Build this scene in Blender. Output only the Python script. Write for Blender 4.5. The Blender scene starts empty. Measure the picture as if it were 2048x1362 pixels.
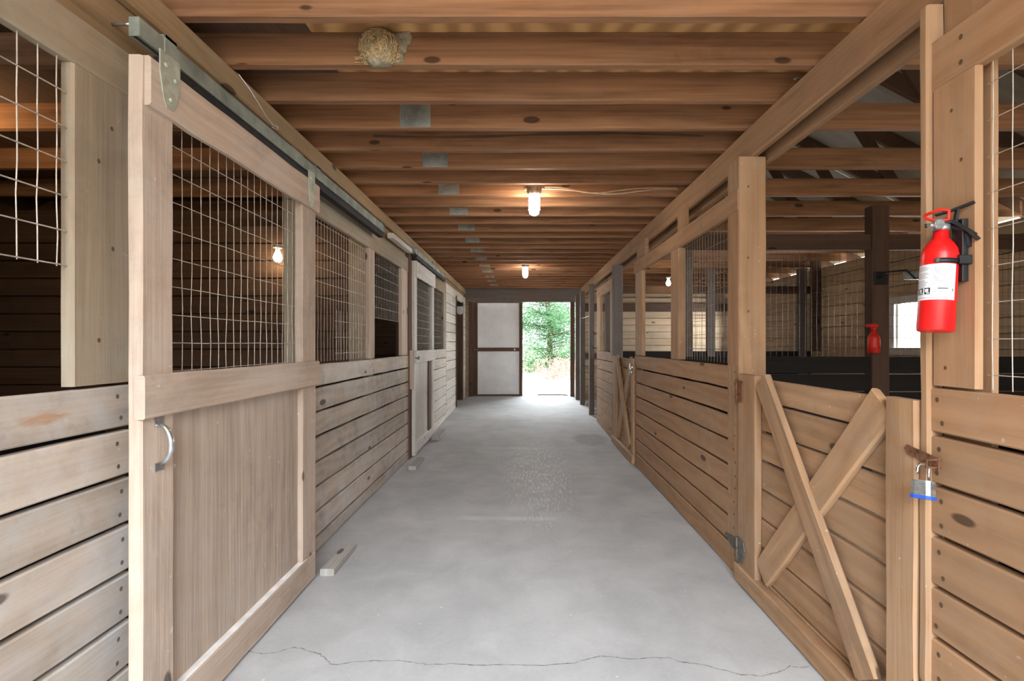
import bpy, math, random
from mathutils import Vector, Matrix
R = random.Random(11)
SC = bpy.context.scene
COL = SC.collection
PI = math.pi
# ------------------------------------------------------------------ measured frame
F, CX, CY, H = 960.0, 1045.0, 687.0, 1.32      # focal length in px, vanishing point, camera height
AL, AR = 1.30, 1.215                           # distance of the left / right stall fronts from the camera axis
JZ, JD, JT = 2.548, 0.144, 0.040               # underside, depth and thickness of the joists
def yat(px, a): return F * a / abs(px - CX)
def zat(py, Y): return H - (py - CY) * Y / F
def fpt(px, py):
    Y = F * H / (py - CY); return ((px - CX) * Y / F, Y)
def floor_z(y): return 0.0 if y < 6 else 0.115 * (y - 6) / 4.9

# ------------------------------------------------------------------ colour and materials
def lin(c):
    return tuple(((v / 255) / 12.92 if v / 255 <= 0.04045 else ((v / 255 + 0.055) / 1.055) ** 2.4) for v in c) + (1,)

class NT:
    def __init__(s, name):
        s.m = bpy.data.materials.new(name); s.m.use_nodes = True
        s.t = s.m.node_tree; s.n = s.t.nodes; s.b = s.n['Principled BSDF']
    def N(s, typ, **kw):
        x = s.n.new(typ)
        for k, v in kw.items(): setattr(x, k, v)
        return x
    def L(s, a, b): s.t.links.new(a, b)
    def math(s, op, a, b=None, c=None):
        x = s.N('ShaderNodeMath', operation=op)
        for i, v in enumerate((a, b, c)):
            if v is None: continue
            if isinstance(v, (int, float)): x.inputs[i].default_value = v
            else: s.L(v, x.inputs[i])
        return x.outputs[0]
    def mix(s, f, a, b, blend='MIX'):
        x = s.N('ShaderNodeMix', data_type='RGBA', blend_type=blend)
        for i, v in ((0, f), (6, a), (7, b)):
            if isinstance(v, (int, float)): x.inputs[i].default_value = v
            elif isinstance(v, tuple): x.inputs[i].default_value = v
            else: s.L(v, x.inputs[i])
        return x.outputs[2]
    def noise(s, vec, scale, detail=3, rough=.55, dist=0, col=False):
        x = s.N('ShaderNodeTexNoise')
        x.inputs['Scale'].default_value = scale; x.inputs['Detail'].default_value = detail
        x.inputs['Roughness'].default_value = rough; x.inputs['Distortion'].default_value = dist
        s.L(vec, x.inputs['Vector']); return x.outputs[1 if col else 0]
    def scale(s, vec, v):
        x = s.N('ShaderNodeMapping'); x.inputs['Scale'].default_value = v
        s.L(vec, x.inputs['Vector']); return x.outputs[0]
    def ramp(s, f, lo, hi):
        x = s.N('ShaderNodeMapRange'); x.inputs[1].default_value = lo; x.inputs[2].default_value = hi
        s.L(f, x.inputs[0]); return x.outputs[0]
    def bump(s, h, strength, dist=.004):
        x = s.N('ShaderNodeBump'); x.inputs['Strength'].default_value = strength; x.inputs['Distance'].default_value = dist
        s.L(h, x.inputs['Height']); s.L(x.outputs[0], s.b.inputs['Normal'])

def wood(name, light, dark, grey, greyamt=.4, rough=.8, bump=.35, knots=1.0, stain=.35, dirt=0.0, g=.7, grime=.25, swirl=0.0):
    k = NT(name)
    uv = k.N('ShaderNodeUVMap', uv_map='UVMap').outputs[0]
    pos = k.N('ShaderNodeNewGeometry').outputs['Position']
    tint = k.N('ShaderNodeAttribute', attribute_name='tint').outputs['Fac']
    grain = k.noise(k.scale(uv, (1.6, 60, 1)), 1.0, 4, .6, .3)
    bands = k.noise(k.scale(uv, (.55, 10, 1)), 1.0, 3, .55, .9)
    if swirl:
        wv = k.N('ShaderNodeTexWave', wave_type='BANDS', bands_direction='Y'); wv.inputs['Scale'].default_value = 1.0
        wv.inputs['Distortion'].default_value = 16.0; wv.inputs['Detail'].default_value = 3.0; wv.inputs['Detail Scale'].default_value = .8; wv.inputs['Detail Roughness'].default_value = .45
        k.L(k.scale(uv, (.8, 3.2, 1)), wv.inputs['Vector'])
        bands = k.math('ADD', k.math('MULTIPLY', bands, 1 - swirl), k.math('MULTIPLY', wv.outputs[1], swirl))
    f = k.math('ADD', k.math('MULTIPLY', k.ramp(grain, .32, .68), .45), k.math('MULTIPLY', k.ramp(bands, .32, .68), .55))
    f = k.math('MULTIPLY_ADD', k.math('SUBTRACT', f, .5), g, .5)
    c = k.mix(f, lin(tuple(v * .93 for v in dark)), lin(tuple(min(255, v * 1.04) for v in light)))
    bl = k.ramp(k.math('ADD', k.math('MULTIPLY', k.noise(pos, 1.9, 3, .6, .4), .6), k.math('MULTIPLY', k.noise(pos, 8.5, 6, .68, .6), .4)), .44, .62)
    c = k.mix(k.math('MULTIPLY', bl, greyamt), c, lin(grey))
    st = k.ramp(k.noise(k.scale(uv, (.9, 4.5, 1)), 1.0, 5, .68, .9), .54, .72)
    c = k.mix(k.math('MULTIPLY', st, stain), c, lin(tuple(v * .62 for v in dark)))
    if grime:
        gm = k.ramp(k.math('ADD', k.math('MULTIPLY', k.noise(pos, 1.3, 3, .6, .8), .55), k.math('MULTIPLY', k.noise(pos, 11, 6, .7, .4), .45)), .52, .70)
        c = k.mix(k.math('MULTIPLY', gm, grime), c, lin(tuple(v * .58 for v in grey)))
    if name == 'weathered_left_planks':      # the orange scrape on the top board nearest the camera
        sp_ = k.N('ShaderNodeSeparateXYZ'); k.L(pos, sp_.inputs[0])
        a_ = k.math('DIVIDE', k.math('SUBTRACT', sp_.outputs[1], 1.30), .085); b_ = k.math('DIVIDE', k.math('SUBTRACT', sp_.outputs[2], 1.118), .022)
        e_ = k.math('ADD', k.math('ADD', k.math('MULTIPLY', a_, a_), k.math('MULTIPLY', b_, b_)), k.math('MULTIPLY', k.noise(k.scale(pos, (1, 14, 48)), 1.0, 5, .7), 3.2))
        c = k.mix(k.math('MULTIPLY', k.ramp(e_, 2.5, 1.5), .6), c, lin((176, 126, 78)))
    if dirt:
        d = k.ramp(k.noise(pos, 34, 2, .5), .735, .75)
        c = k.mix(k.math('MULTIPLY', d, dirt), c, lin((205, 196, 182)))
    if knots:
        v = k.N('ShaderNodeTexVoronoi', feature='F1', voronoi_dimensions='2D'); v.inputs['Scale'].default_value = 1
        k.L(k.scale(uv, (1.7, 4.2, 1)), v.inputs['Vector'])
        sel = k.N('ShaderNodeSeparateColor'); k.L(v.outputs['Color'], sel.inputs[0])
        r = k.math('MULTIPLY', k.math('GREATER_THAN', sel.outputs[0], 1 - .38 * knots), k.math('ADD', .035, k.math('MULTIPLY', sel.outputs[1], .05)))
        kn = k.ramp(k.math('SUBTRACT', r, v.outputs['Distance']), -.012, .012)
        kn = k.math('MULTIPLY', kn, k.math('GREATER_THAN', r, .01))
        c = k.mix(k.math('MULTIPLY', kn, .8), c, lin(tuple(v_ * .42 for v_ in dark)))
    tb = k.N('ShaderNodeCombineColor')
    for i in range(3): k.L(tint, tb.inputs[i])
    c = k.mix(1.0, c, tb.outputs[0], 'MULTIPLY')
    k.L(c, k.b.inputs['Base Color']); k.b.inputs['Roughness'].default_value = rough
    k.b.inputs['Specular IOR Level'].default_value = .25
    k.bump(k.math('ADD', grain, k.math('MULTIPLY', bands, .5)), bump)
    return k.m

def plain(name, rgb, rough=.6, metal=0.0, var=.12, vscale=8, spec=.4, bump=0.0):
    k = NT(name)
    pos = k.N('ShaderNodeTexCoord').outputs['Object']
    n = k.noise(pos, vscale, 4, .6)
    c = k.mix(k.ramp(n, .3, .7), lin(tuple(v * (1 - var) for v in rgb)), lin(tuple(min(255, v * (1 + var)) for v in rgb)))
    k.L(c, k.b.inputs['Base Color'])
    k.b.inputs['Roughness'].default_value = rough; k.b.inputs['Metallic'].default_value = metal
    k.b.inputs['Specular IOR Level'].default_value = spec
    if bump: k.bump(n, bump)
    return k.m

def glow(name, rgb, strength):
    k = NT(name); e = k.N('ShaderNodeEmission'); e.inputs[0].default_value = lin(rgb); e.inputs[1].default_value = strength
    k.L(e.outputs[0], k.n['Material Output'].inputs[0]); return k.m

M = {}
M['left'] = wood('weathered_left_planks', (202, 189, 175), (160, 146, 131), (194, 192, 190), .8, .85, .3, .4, .2, .5, .42, .6, .35)
M['leftfarlit'] = wood('pale_far_lit_planks', (222, 214, 202), (188, 178, 164), (206, 204, 200), .7, .85, .3, .5, .25, .3, .5, .4, .3)  # whitish boards, made paler still by the far door's light in the colour
M['leftdoor'] = wood('door_lumber', (200, 180, 162), (162, 142, 126), (188, 179, 170), .5, .85, .5, .6, .3, .8, .6, .35)
M['leftpost'] = wood('gray_post_boards', (172, 156, 134), (134, 118, 98), (162, 156, 142), .6, .85, .3, 1.1, .25, .3, .5, .3)
M['right'] = wood('right_planks', (176, 137, 102), (138, 102, 73), (168, 142, 116), .45, .8, .2, .4, .18, .3, .42, .28, .4)
M['gate'] = wood('gate_lumber', (182, 145, 110), (146, 112, 82), (170, 147, 124), .45, .8, .3, .6, .25, .5, .5, .3, .4)
M['joist'] = wood('joist_lumber', (170, 126, 93), (114, 80, 56), (142, 114, 92), .3, .8, .3, 1.2, .45, 0, .85, .15, .15)
M['girder'] = wood('girder_lumber', (172, 146, 114), (136, 110, 82), (160, 148, 122), .4, .8, .3, .6, .4)
M['girderright'] = wood('right_girder_lumber', (174, 138, 106), (136, 104, 78), (156, 126, 98), .3, .8, .3, .6, .4)
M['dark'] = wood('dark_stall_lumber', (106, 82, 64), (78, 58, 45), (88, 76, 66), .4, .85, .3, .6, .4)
M['tan'] = wood('outer_wall_planks', (210, 184, 154), (174, 146, 116), (176, 160, 140), .4, .85, .3, .5, .3)
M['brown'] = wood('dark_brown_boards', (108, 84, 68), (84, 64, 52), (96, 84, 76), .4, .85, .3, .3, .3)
M['grayboard'] = wood('gray_far_posts', (124, 112, 104), (98, 88, 82), (116, 112, 110), .5, .85, .3, .3, .3)
M['white_wood'] = wood('whitewashed_door_lumber', (216, 210, 202), (186, 178, 168), (206, 206, 206), .6, .85, .4, .3, .25, .3)
M['floorblock'] = wood('weathered_floor_block', (178, 174, 168), (146, 142, 136), (166, 166, 164), .7, .9, .6, .2, .3)
M['kick_backing'] = wood('black_kickboards_and_gap_backing', (46, 41, 38), (34, 30, 28), (42, 40, 38), .4, .85, .3, 0, .3)  # black kickboards; also colours the added sheets that darken plank gaps
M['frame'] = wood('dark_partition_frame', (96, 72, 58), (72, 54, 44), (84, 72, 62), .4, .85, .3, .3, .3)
M['galv'] = plain('galvanised_steel', (150, 158, 158), .45, .55, .18, 9)
M['track'] = plain('painted_track_steel', (128, 136, 130), .55, .35, .28, 5)
M['strap'] = plain('gray_green_strap_steel', (168, 172, 158), .6, .25, .12, 30)
M['zinc'] = plain('zinc_plated_steel', (196, 200, 202), .28, .9, .12, 40)
M['chrome'] = plain('chrome_shackle', (225, 228, 232), .12, 1.0, .04, 20)
M['wire'] = plain('fence_wire', (186, 178, 166), .55, .35, .12, 20)
M['wiretan'] = plain('tan_fence_wire', (142, 130, 114), .6, .35, .12, 20)
M['wiredark'] = plain('dark_fence_wire', (92, 82, 72), .6, .35, .12, 20)
M['rust'] = plain('rusty_iron', (112, 78, 58), .8, .3, .3, 60, .3, .3)
M['iron'] = plain('dull_gray_iron', (108, 104, 98), .6, .5, .25, 50)
M['black'] = plain('black_plastic', (26, 27, 29), .45, 0, .2, 20)
M['blackpaint'] = plain('black_cord_rubber', (30, 30, 32), .6, 0, .2, 20)
M['slotshade'] = plain('track_slot_shade', (34, 34, 36), .7, .2, .3, 8)  # shade under the door track put into a dark colour
M['blue'] = plain('blue_lock_bumper', (40, 84, 190), .5, 0, .08, 20)
M['lamin'] = plain('laminated_lock_steel', (190, 196, 198), .3, .8, .15, 60)
M['extred'] = plain('red_enamel', (222, 24, 26), .32, 0, .05, 6, .5)
M['pinred'] = plain('red_pull_pin_plastic', (232, 40, 30), .45, 0, .05, 6)
M['bottlered'] = plain('dark_red_spray_bottle_plastic', (206, 40, 26), .4, 0, .15, 20)
M['paper'] = plain('white_label_paper', (226, 228, 232), .6, 0, .02, 20)
M['ink'] = plain('gray_label_print', (120, 124, 132), .7, 0, .02, 20)
M['inkdark'] = plain('dark_label_print', (38, 38, 42), .7, 0, .02, 20)
M['inkred'] = plain('red_label_print', (196, 60, 66), .7, 0, .02, 20)
M['valve'] = plain('cast_valve_metal', (150, 150, 148), .4, .7, .15, 50)
M['dust'] = plain('dusty_ribbed_housing', (150, 132, 112), .85, .1, .22, 60, .3, .3)
M['cable'] = plain('tan_electric_cable', (190, 170, 146), .7, 0, .08, 20)
M['whiteplastic'] = plain('white_plastic', (222, 222, 218), .5, 0, .03, 10)
M['doorpanel'] = plain('pale_gray_door_sheet', (236, 236, 236), .7, 0, .05, 2.2)
M['plysheet'] = wood('gray_plywood_sheet', (176, 162, 142), (150, 136, 116), (164, 158, 148), .5, .85, .3, 0, .3)
M['roofply'] = wood('gray_roof_sheathing', (176, 170, 158), (148, 142, 132), (160, 158, 152), .5, .9, .3, .3, .2)
M['dirt'] = plain('stall_dirt', (88, 74, 60), .95, 0, .25, 12, .1, .4)
M['bouncefloor'] = plain('bounce_floor_tone', (184, 164, 136), .95, 0, .15, 20, .1, .3)  # pale tone picked to reflect light onto the outer wall
M['gravel'] = plain('gravel_stones', (150, 146, 140), .95, 0, .35, 40, .2, .5)
M['ground'] = plain('pale_sandy_ground', (214, 200, 178), .95, 0, .08, 1.5, .1)
M['mud'] = plain('dried_gray_mud', (150, 142, 122), .95, 0, .2, 60, .1, .5)
M['straw'] = plain('dry_straw', (196, 172, 132), .9, 0, .25, 90, .2)
M['bark'] = plain('tree_bark', (110, 88, 74), .9, 0, .3, 20, .1)
M['needle'] = plain('evergreen_needles', (112, 160, 124), .7, 0, .35, 3.5, .2)
M['twig'] = plain('dry_twigs', (176, 150, 144), .9, 0, .25, 6, .1)
M['lampglass'] = glow('lit_lamp_glass', (255, 240, 222), 115)
M['bulb'] = glow('lit_bulb_glass', (255, 220, 170), 80)

def concrete():
    k = NT('worn_concrete')
    pos = k.N('ShaderNodeNewGeometry').outputs['Position']
    big = k.noise(pos, .55, 4, .6, .3); mid = k.noise(pos, 3.2, 5, .62, .4); fine = k.noise(pos, 46, 4, .65)
    f = k.math('ADD', k.math('MULTIPLY', k.ramp(big, .3, .7), .45), k.math('MULTIPLY', k.ramp(mid, .3, .7), .35))
    f = k.math('ADD', f, k.math('MULTIPLY', fine, .25))
    c = k.mix(f, lin((140, 142, 143)), lin((196, 197, 198)))
    # broom-scuffed patch in the middle of the aisle
    sep = k.N('ShaderNodeSeparateXYZ'); k.L(pos, sep.inputs[0])
    dx = k.math('DIVIDE', k.math('SUBTRACT', sep.outputs[0], .16), .42); dy = k.math('DIVIDE', k.math('SUBTRACT', sep.outputs[1], 5.1), 1.9)
    d = k.math('ADD', k.math('MULTIPLY', dx, dx), k.math('MULTIPLY', dy, dy))
    m = k.ramp(k.math('ADD', d, k.math('MULTIPLY', mid, 1.2)), 1.5, .7)
    scr = k.ramp(k.noise(k.scale(pos, (60, 9, 1)), 1.0, 3, .7), .5, .66)
    c = k.mix(k.math('MULTIPLY', k.math('MULTIPLY', m, scr), .75), c, lin((232, 231, 228)))
    # darker gray patch by the far gate
    dx = k.math('DIVIDE', k.math('SUBTRACT', sep.outputs[0], .93), .28); dy = k.math('DIVIDE', k.math('SUBTRACT', sep.outputs[1], 6.55), .42)
    d = k.math('ADD', k.math('MULTIPLY', dx, dx), k.math('MULTIPLY', dy, dy))
    m = k.ramp(k.math('ADD', d, k.math('MULTIPLY', k.noise(pos, 7, 4), 1.0)), 1.5, .9)
    c = k.mix(k.math('MULTIPLY', m, .5), c, lin((120, 118, 112)))
    sp = k.ramp(k.noise(pos, 28, 2, .5), .74, .78)
    c = k.mix(k.math('MULTIPLY', sp, .6), c, lin((230, 228, 224)))
    sp = k.ramp(k.noise(k.scale(pos, (1.1, 1, 1)), 33, 2, .5), .25, .21)
    c = k.mix(k.math('MULTIPLY', sp, .45), c, lin((110, 108, 104)))
    k.L(c, k.b.inputs['Base Color']); k.b.inputs['Roughness'].default_value = .82
    k.b.inputs['Specular IOR Level'].default_value = .3
    k.bump(k.math('ADD', fine, k.math('MULTIPLY', k.math('MULTIPLY', m, scr), .0)), .18, .003)
    return k.m
M['concrete'] = concrete()
M['crack'] = plain('dark_crack_concrete', (126, 124, 120), .95, 0, .3, 40, .1)  # dark concrete tone of the floor crack

def plydeck():
    k = NT('pine_plywood_deck')
    pos = k.N('ShaderNodeNewGeometry').outputs['Position']
    w = k.N('ShaderNodeTexWave', wave_type='BANDS', bands_direction='X')
    w.inputs['Scale'].default_value = 2.1; w.inputs['Distortion'].default_value = 7.5; w.inputs['Detail'].default_value = 1.5; w.inputs['Detail Scale'].default_value = 1.1
    k.L(k.scale(pos, (1, .8, 1)), w.inputs['Vector'])
    c = k.mix(k.ramp(w.outputs[1], .1, .95), lin((170, 128, 80)), lin((216, 172, 116)))
    v = k.N('ShaderNodeTexVoronoi'); v.inputs['Scale'].default_value = 2.4; k.L(pos, v.inputs['Vector'])
    sel = k.N('ShaderNodeSeparateColor'); k.L(v.outputs['Color'], sel.inputs[0])
    kn = k.math('MULTIPLY', k.ramp(v.outputs['Distance'], .12, .07), k.math('GREATER_THAN', sel.outputs[0], .55))
    c = k.mix(kn, c, lin((70, 56, 42)))
    k.L(c, k.b.inputs['Base Color']); k.b.inputs['Roughness'].default_value = .8
    return k.m
M['deck'] = plydeck()

# ------------------------------------------------------------------ mesh building
class MB:
    def __init__(s): s.v = []; s.f = []; s.uv = []; s.t = []; s.mi = []; s.sm = []
    def poly(s, pts, uvs=None, tint=1.0, mi=0, smooth=False):
        i = len(s.v); s.v += [tuple(p) for p in pts]; s.t += [tint] * len(pts)
        s.f.append(tuple(range(i, i + len(pts)))); s.mi.append(mi); s.sm.append(smooth)
        s.uv += (uvs or [(p[0], p[1]) for p in pts])
    def idx(s, base, fs, uvs, mi=0, smooth=False):
        for f, u in zip(fs, uvs):
            s.f.append(tuple(base + q for q in f)); s.uv += u; s.mi.append(mi); s.sm.append(smooth)
    def beam(s, A, B, W, T, ch=.003, seg=None, jit=.0012, tint=None, mi=0, skew=(0, 0)):
        """a board from A to B (centre line), full width vector W, full thickness vector T, chamfered edges"""
        A, B, W, T = Vector(A), Vector(B), Vector(W), Vector(T)
        n = (B - A).length
        if seg is None: seg = max(1, min(14, int(n / .22)))
        w, t = W.length, T.length; wu, tu = W / w, T / t; ch = min(ch, w * .3, t * .3)
        prof = [(-w/2 + ch, -t/2), (w/2 - ch, -t/2), (w/2, -t/2 + ch), (w/2, t/2 - ch), (w/2 - ch, t/2), (-w/2 + ch, t/2), (-w/2, t/2 - ch), (-w/2, -t/2 + ch)]
        per = [0]
        for i in range(8):
            a, b = prof[i], prof[(i + 1) % 8]; per.append(per[-1] + math.hypot(a[0] - b[0], a[1] - b[1]))
        uo, vo = R.uniform(0, 60), R.uniform(0, 40); tint = tint if tint is not None else R.uniform(.88, 1.1)
        base = len(s.v)
        for k in range(seg + 1):
            q = k / seg; c = A.lerp(B, q)
            jw = [R.uniform(-jit, jit) for _ in range(4)] if 0 < k < seg else [0] * 4
            for j, (a, b) in enumerate(prof):
                s.v.append(tuple(c + wu * (a + (jw[0] if a < 0 else jw[1])) + tu * (b + (jw[2] if b < 0 else jw[3]) * .6))); s.t.append(tint)
        fs, us = [], []
        for k in range(seg):
            u0, u1 = uo + n * k / seg, uo + n * (k + 1) / seg
            for j in range(8):
                a = k * 8 + j; b = k * 8 + (j + 1) % 8
                fs.append((a, b, b + 8, a + 8)); v0, v1 = vo + per[j], vo + per[j + 1]
                us.append([(u0, v0), (u0, v1), (u1, v1), (u1, v0)])
        e = [(uo + p[1] * .3, vo + p[0] * 1.0) for p in prof]
        fs.append(tuple(range(7, -1, -1))); us.append(e[::-1])
        fs.append(tuple(seg * 8 + j for j in range(8))); us.append(e)
        s.idx(base, fs, us, mi)
    def board(s, x0, x1, y0, y1, z0, z1, **kw):
        x0, x1 = sorted((x0, x1)); y0, y1 = sorted((y0, y1)); z0, z1 = sorted((z0, z1))
        d = (x1 - x0, y1 - y0, z1 - z0); c = ((x0 + x1) / 2, (y0 + y1) / 2, (z0 + z1) / 2)
        ax = d.index(max(d)); o = [i for i in range(3) if i != ax]
        if d[o[0]] < d[o[1]]: o = o[::-1]
        A, B = list(c), list(c); A[ax] -= d[ax] / 2; B[ax] += d[ax] / 2
        W = [0, 0, 0]; T = [0, 0, 0]; W[o[0]] = d[o[0]]; T[o[1]] = d[o[1]]
        s.beam(A, B, W, T, **kw)
    def box(s, x0, x1, y0, y1, z0, z1, tint=1.0, mi=0):
        s.board(x0, x1, y0, y1, z0, z1, ch=.0015, seg=1, jit=0, tint=tint, mi=mi)
    def tube(s, pts, r, n=6, mi=0, cap=True, tint=1.0, smooth=True):
        pts = [Vector(p) for p in pts]; base = len(s.v); L = 0
        rs = r if isinstance(r, (list, tuple)) else [r] * len(pts)
        up = Vector((0, 0, 1)); prev = None
        for i, p in enumerate(pts):
            d = (pts[min(i + 1, len(pts) - 1)] - pts[max(i - 1, 0)]).normalized()
            if prev is None:
                a = d.cross(up if abs(d.z) < .9 else Vector((1, 0, 0))).normalized()
            else:
                a = (prev - d * prev.dot(d)).normalized()
            prev = a; b = d.cross(a)
            for j in range(n):
                t = 2 * PI * j / n; s.v.append(tuple(p + (a * math.cos(t) + b * math.sin(t)) * rs[i])); s.t.append(tint)
        fs, us = [], []
        for i in range(len(pts) - 1):
            for j in range(n):
                a = i * n + j; b = i * n + (j + 1) % n
                fs.append((a, b, b + n, a + n)); us.append([(i * .1, j / n), (i * .1, (j + 1) / n), (i * .1 + .1, (j + 1) / n), (i * .1 + .1, j / n)])
        s.idx(base, fs, us, mi, smooth)
        if cap:
            m = (len(pts) - 1) * n
            s.idx(base, [tuple(range(n - 1, -1, -1)), tuple(m + j for j in range(n))], [[(0, 0)] * n] * 2, mi)
    def lathe(s, prof, n=24, mat=None, mi=0, a0=0, a1=2 * PI, tint=1.0, smooth=True, ripple=0, nr=0):
        """profile [(r, z)] about z, through the 4x4 matrix mat"""
        mat = mat or Matrix.Identity(4); base = len(s.v); full = abs(a1 - a0 - 2 * PI) < 1e-6
        m = n if full else n + 1
        for (r, z) in prof:
            for j in range(m):
                t = a0 + (a1 - a0) * j / n; rr = r * (1 + ripple * math.cos(nr * t))
                s.v.append(tuple(mat @ Vector((rr * math.cos(t), rr * math.sin(t), z)))); s.t.append(tint)
        fs, us = [], []
        for i in range(len(prof) - 1):
            for j in range(n):
                a = i * m + j; b = i * m + (j + 1) % m
                fs.append((a, b, b + m, a + m)); us.append([(j / n, i), ((j + 1) / n, i), ((j + 1) / n, i + 1), (j / n, i + 1)])
        s.idx(base, fs, us, mi, smooth)
        if full:
            k = (len(prof) - 1) * m
            if prof[0][0] > 1e-5: s.idx(base, [tuple(range(m - 1, -1, -1))], [[(0, 0)] * m], mi)
            if prof[-1][0] > 1e-5: s.idx(base, [tuple(k + j for j in range(m))], [[(0, 0)] * m], mi)
    def prism(s, outline, axis_vec, tint=1.0, mi=0, uvs=1.0):
        """closed 3-D outline extruded by axis_vec"""
        o = [Vector(p) for p in outline]; d = Vector(axis_vec); n = len(o); base = len(s.v)
        for p in o + [p + d for p in o]: s.v.append(tuple(p)); s.t.append(tint)
        us0 = [(p.y + p.x, p.z) for p in o]
        s.idx(base, [tuple(range(n)), tuple(range(2 * n - 1, n - 1, -1))], [us0, us0[::-1]], mi)
        s.idx(base, [(j, n + j, n + (j + 1) % n, (j + 1) % n) for j in range(n)], [[(0, 0), (0, .03), (.1, .03), (.1, 0)]] * n, mi)
    def build(s, name, mat, parent=None, local=False, smooth=None):
        me = bpy.data.meshes.new(name); me.from_pydata(s.v, [], s.f)
        uv = me.uv_layers.new(name='UVMap'); uv.data.foreach_set('uv', [c for u in s.uv for c in u])
        at = me.attributes.new('tint', 'FLOAT', 'POINT'); at.data.foreach_set('value', s.t)
        for m in (mat if isinstance(mat, (list, tuple)) else [mat]): me.materials.append(M[m] if isinstance(m, str) else m)
        me.polygons.foreach_set('material_index', s.mi); me.polygons.foreach_set('use_smooth', s.sm)
        me.update()
        o = bpy.data.objects.new(name, me); COL.objects.link(o)
        if parent is not None:
            o.parent = parent
            if not local: o.location = -wloc(parent)
        return o
def wloc(o):
    v = Vector((0, 0, 0))
    while o is not None: v += o.location; o = o.parent
    return v
def tag(o, label=None, cat=None, group=None, kind=None):
    if label: o['label'] = label
    if cat: o['category'] = cat
    if group: o['group'] = group
    if kind: o['kind'] = kind
    return o
def thing(name, loc, label, cat, group=None, kind=None):
    o = bpy.data.objects.new(name, None); o.empty_display_size = .1; COL.objects.link(o); o.location = loc
    return tag(o, label, cat, group, kind)
def copy_tree(o, parent=None):
    c = o.copy(); COL.objects.link(c)
    if parent is not None: c.parent = parent
    for ch in list(o.children): copy_tree(ch, c)
    return c

def wires_side(mb, X, y0, y1, z0, z1, dy=.0512, dz=.0974, r=.0017, wob=.003, zstart=None, ystart=None):
    y = ystart if ystart is not None else y0 + dy * .6
    while y < y1 - .005:
        n = 7; ph = R.uniform(0, 6)
        mb.tube([(X, y + (wob * math.sin(ph + k * 1.9) * (1.6 if k < 3 else .5) if 0 < k < n else 0), z0 + (z1 - z0) * k / n) for k in range(n + 1)], r, 4, cap=False); y += dy
    z = zstart if zstart is not None else z0 + .085
    while z < z1 - .01:
        n = 8
        mb.tube([(X + .002, y0 + (y1 - y0) * k / n, z + R.uniform(-1, 1) * wob * .5) for k in range(n + 1)], r, 4, cap=False); z += dz
def wires_front(mb, Y, x0, x1, z0, z1, dx=.0508, dz=.1, r=.0016):
    x = x0 + .03
    while x < x1:
        mb.tube([(x + R.uniform(-1, 1) * .002, Y, z0 + (z1 - z0) * k / 4) for k in range(5)], r, 4, cap=False); x += dx
    z = z0 + .06
    while z < z1:
        mb.tube([(x0 + (x1 - x0) * k / 6, Y + .002, z + R.uniform(-1, 1) * .003) for k in range(7)], r, 4, cap=False); z += dz
def planks_side(mb, s, a, y0, y1, rows, thick=.035, gap=.010, nails=True, holes=(), lengths=None):
    """horizontal boards on a wall parallel to the aisle; rows = z bounds from the top down"""
    for i in range(len(rows) - 1):
        zt, zb = rows[i] , rows[i + 1]
        spans = [(y0, y1)]
        for (h0, h1, hz0, hz1) in holes:
            if zt - .01 > hz0 and zb + .01 < hz1:
                spans = [q for (p0, p1) in spans for q in ((p0, min(p1, h0)), (max(p0, h1), p1)) if q[1] - q[0] > .03]
        for p0, p1 in spans:
            mb.board(s * a, s * (a + thick), p0, p1, zb + gap / 2, zt - gap / 2, ch=.005, jit=.0025)
            if nails:
                for yy in (p0 + .05, p1 - .05):
                    for zz in (zb + (zt - zb) * .25, zb + (zt - zb) * .72):
                        nail(mb, s, a, yy + R.uniform(-.012, .012), zz)
def nail(mb, s, a, y, z, r=.008):
    X = s * (a - .0008)
    pts = [(X, y + r * math.cos(t) * .8, z + r * math.sin(t)) for t in [2 * PI * k / 7 for k in range(7)]]
    mb.poly(pts if s < 0 else pts[::-1], tint=.3)
def planks_front(mb, Y, x0, x1, rows, thick=.035, gap=.010, sgn=1):
    for i in range(len(rows) - 1):
        mb.board(x0, x1, Y, Y + thick * sgn, rows[i + 1] + gap / 2, rows[i] - gap / 2, ch=.004)
def rows_down(top, pitch, bottom=0.0, first=None):
    r = [top]; z = top - (first or pitch)
    while z > bottom + .03: r.append(z); z -= pitch
    r.append(bottom); return r

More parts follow.
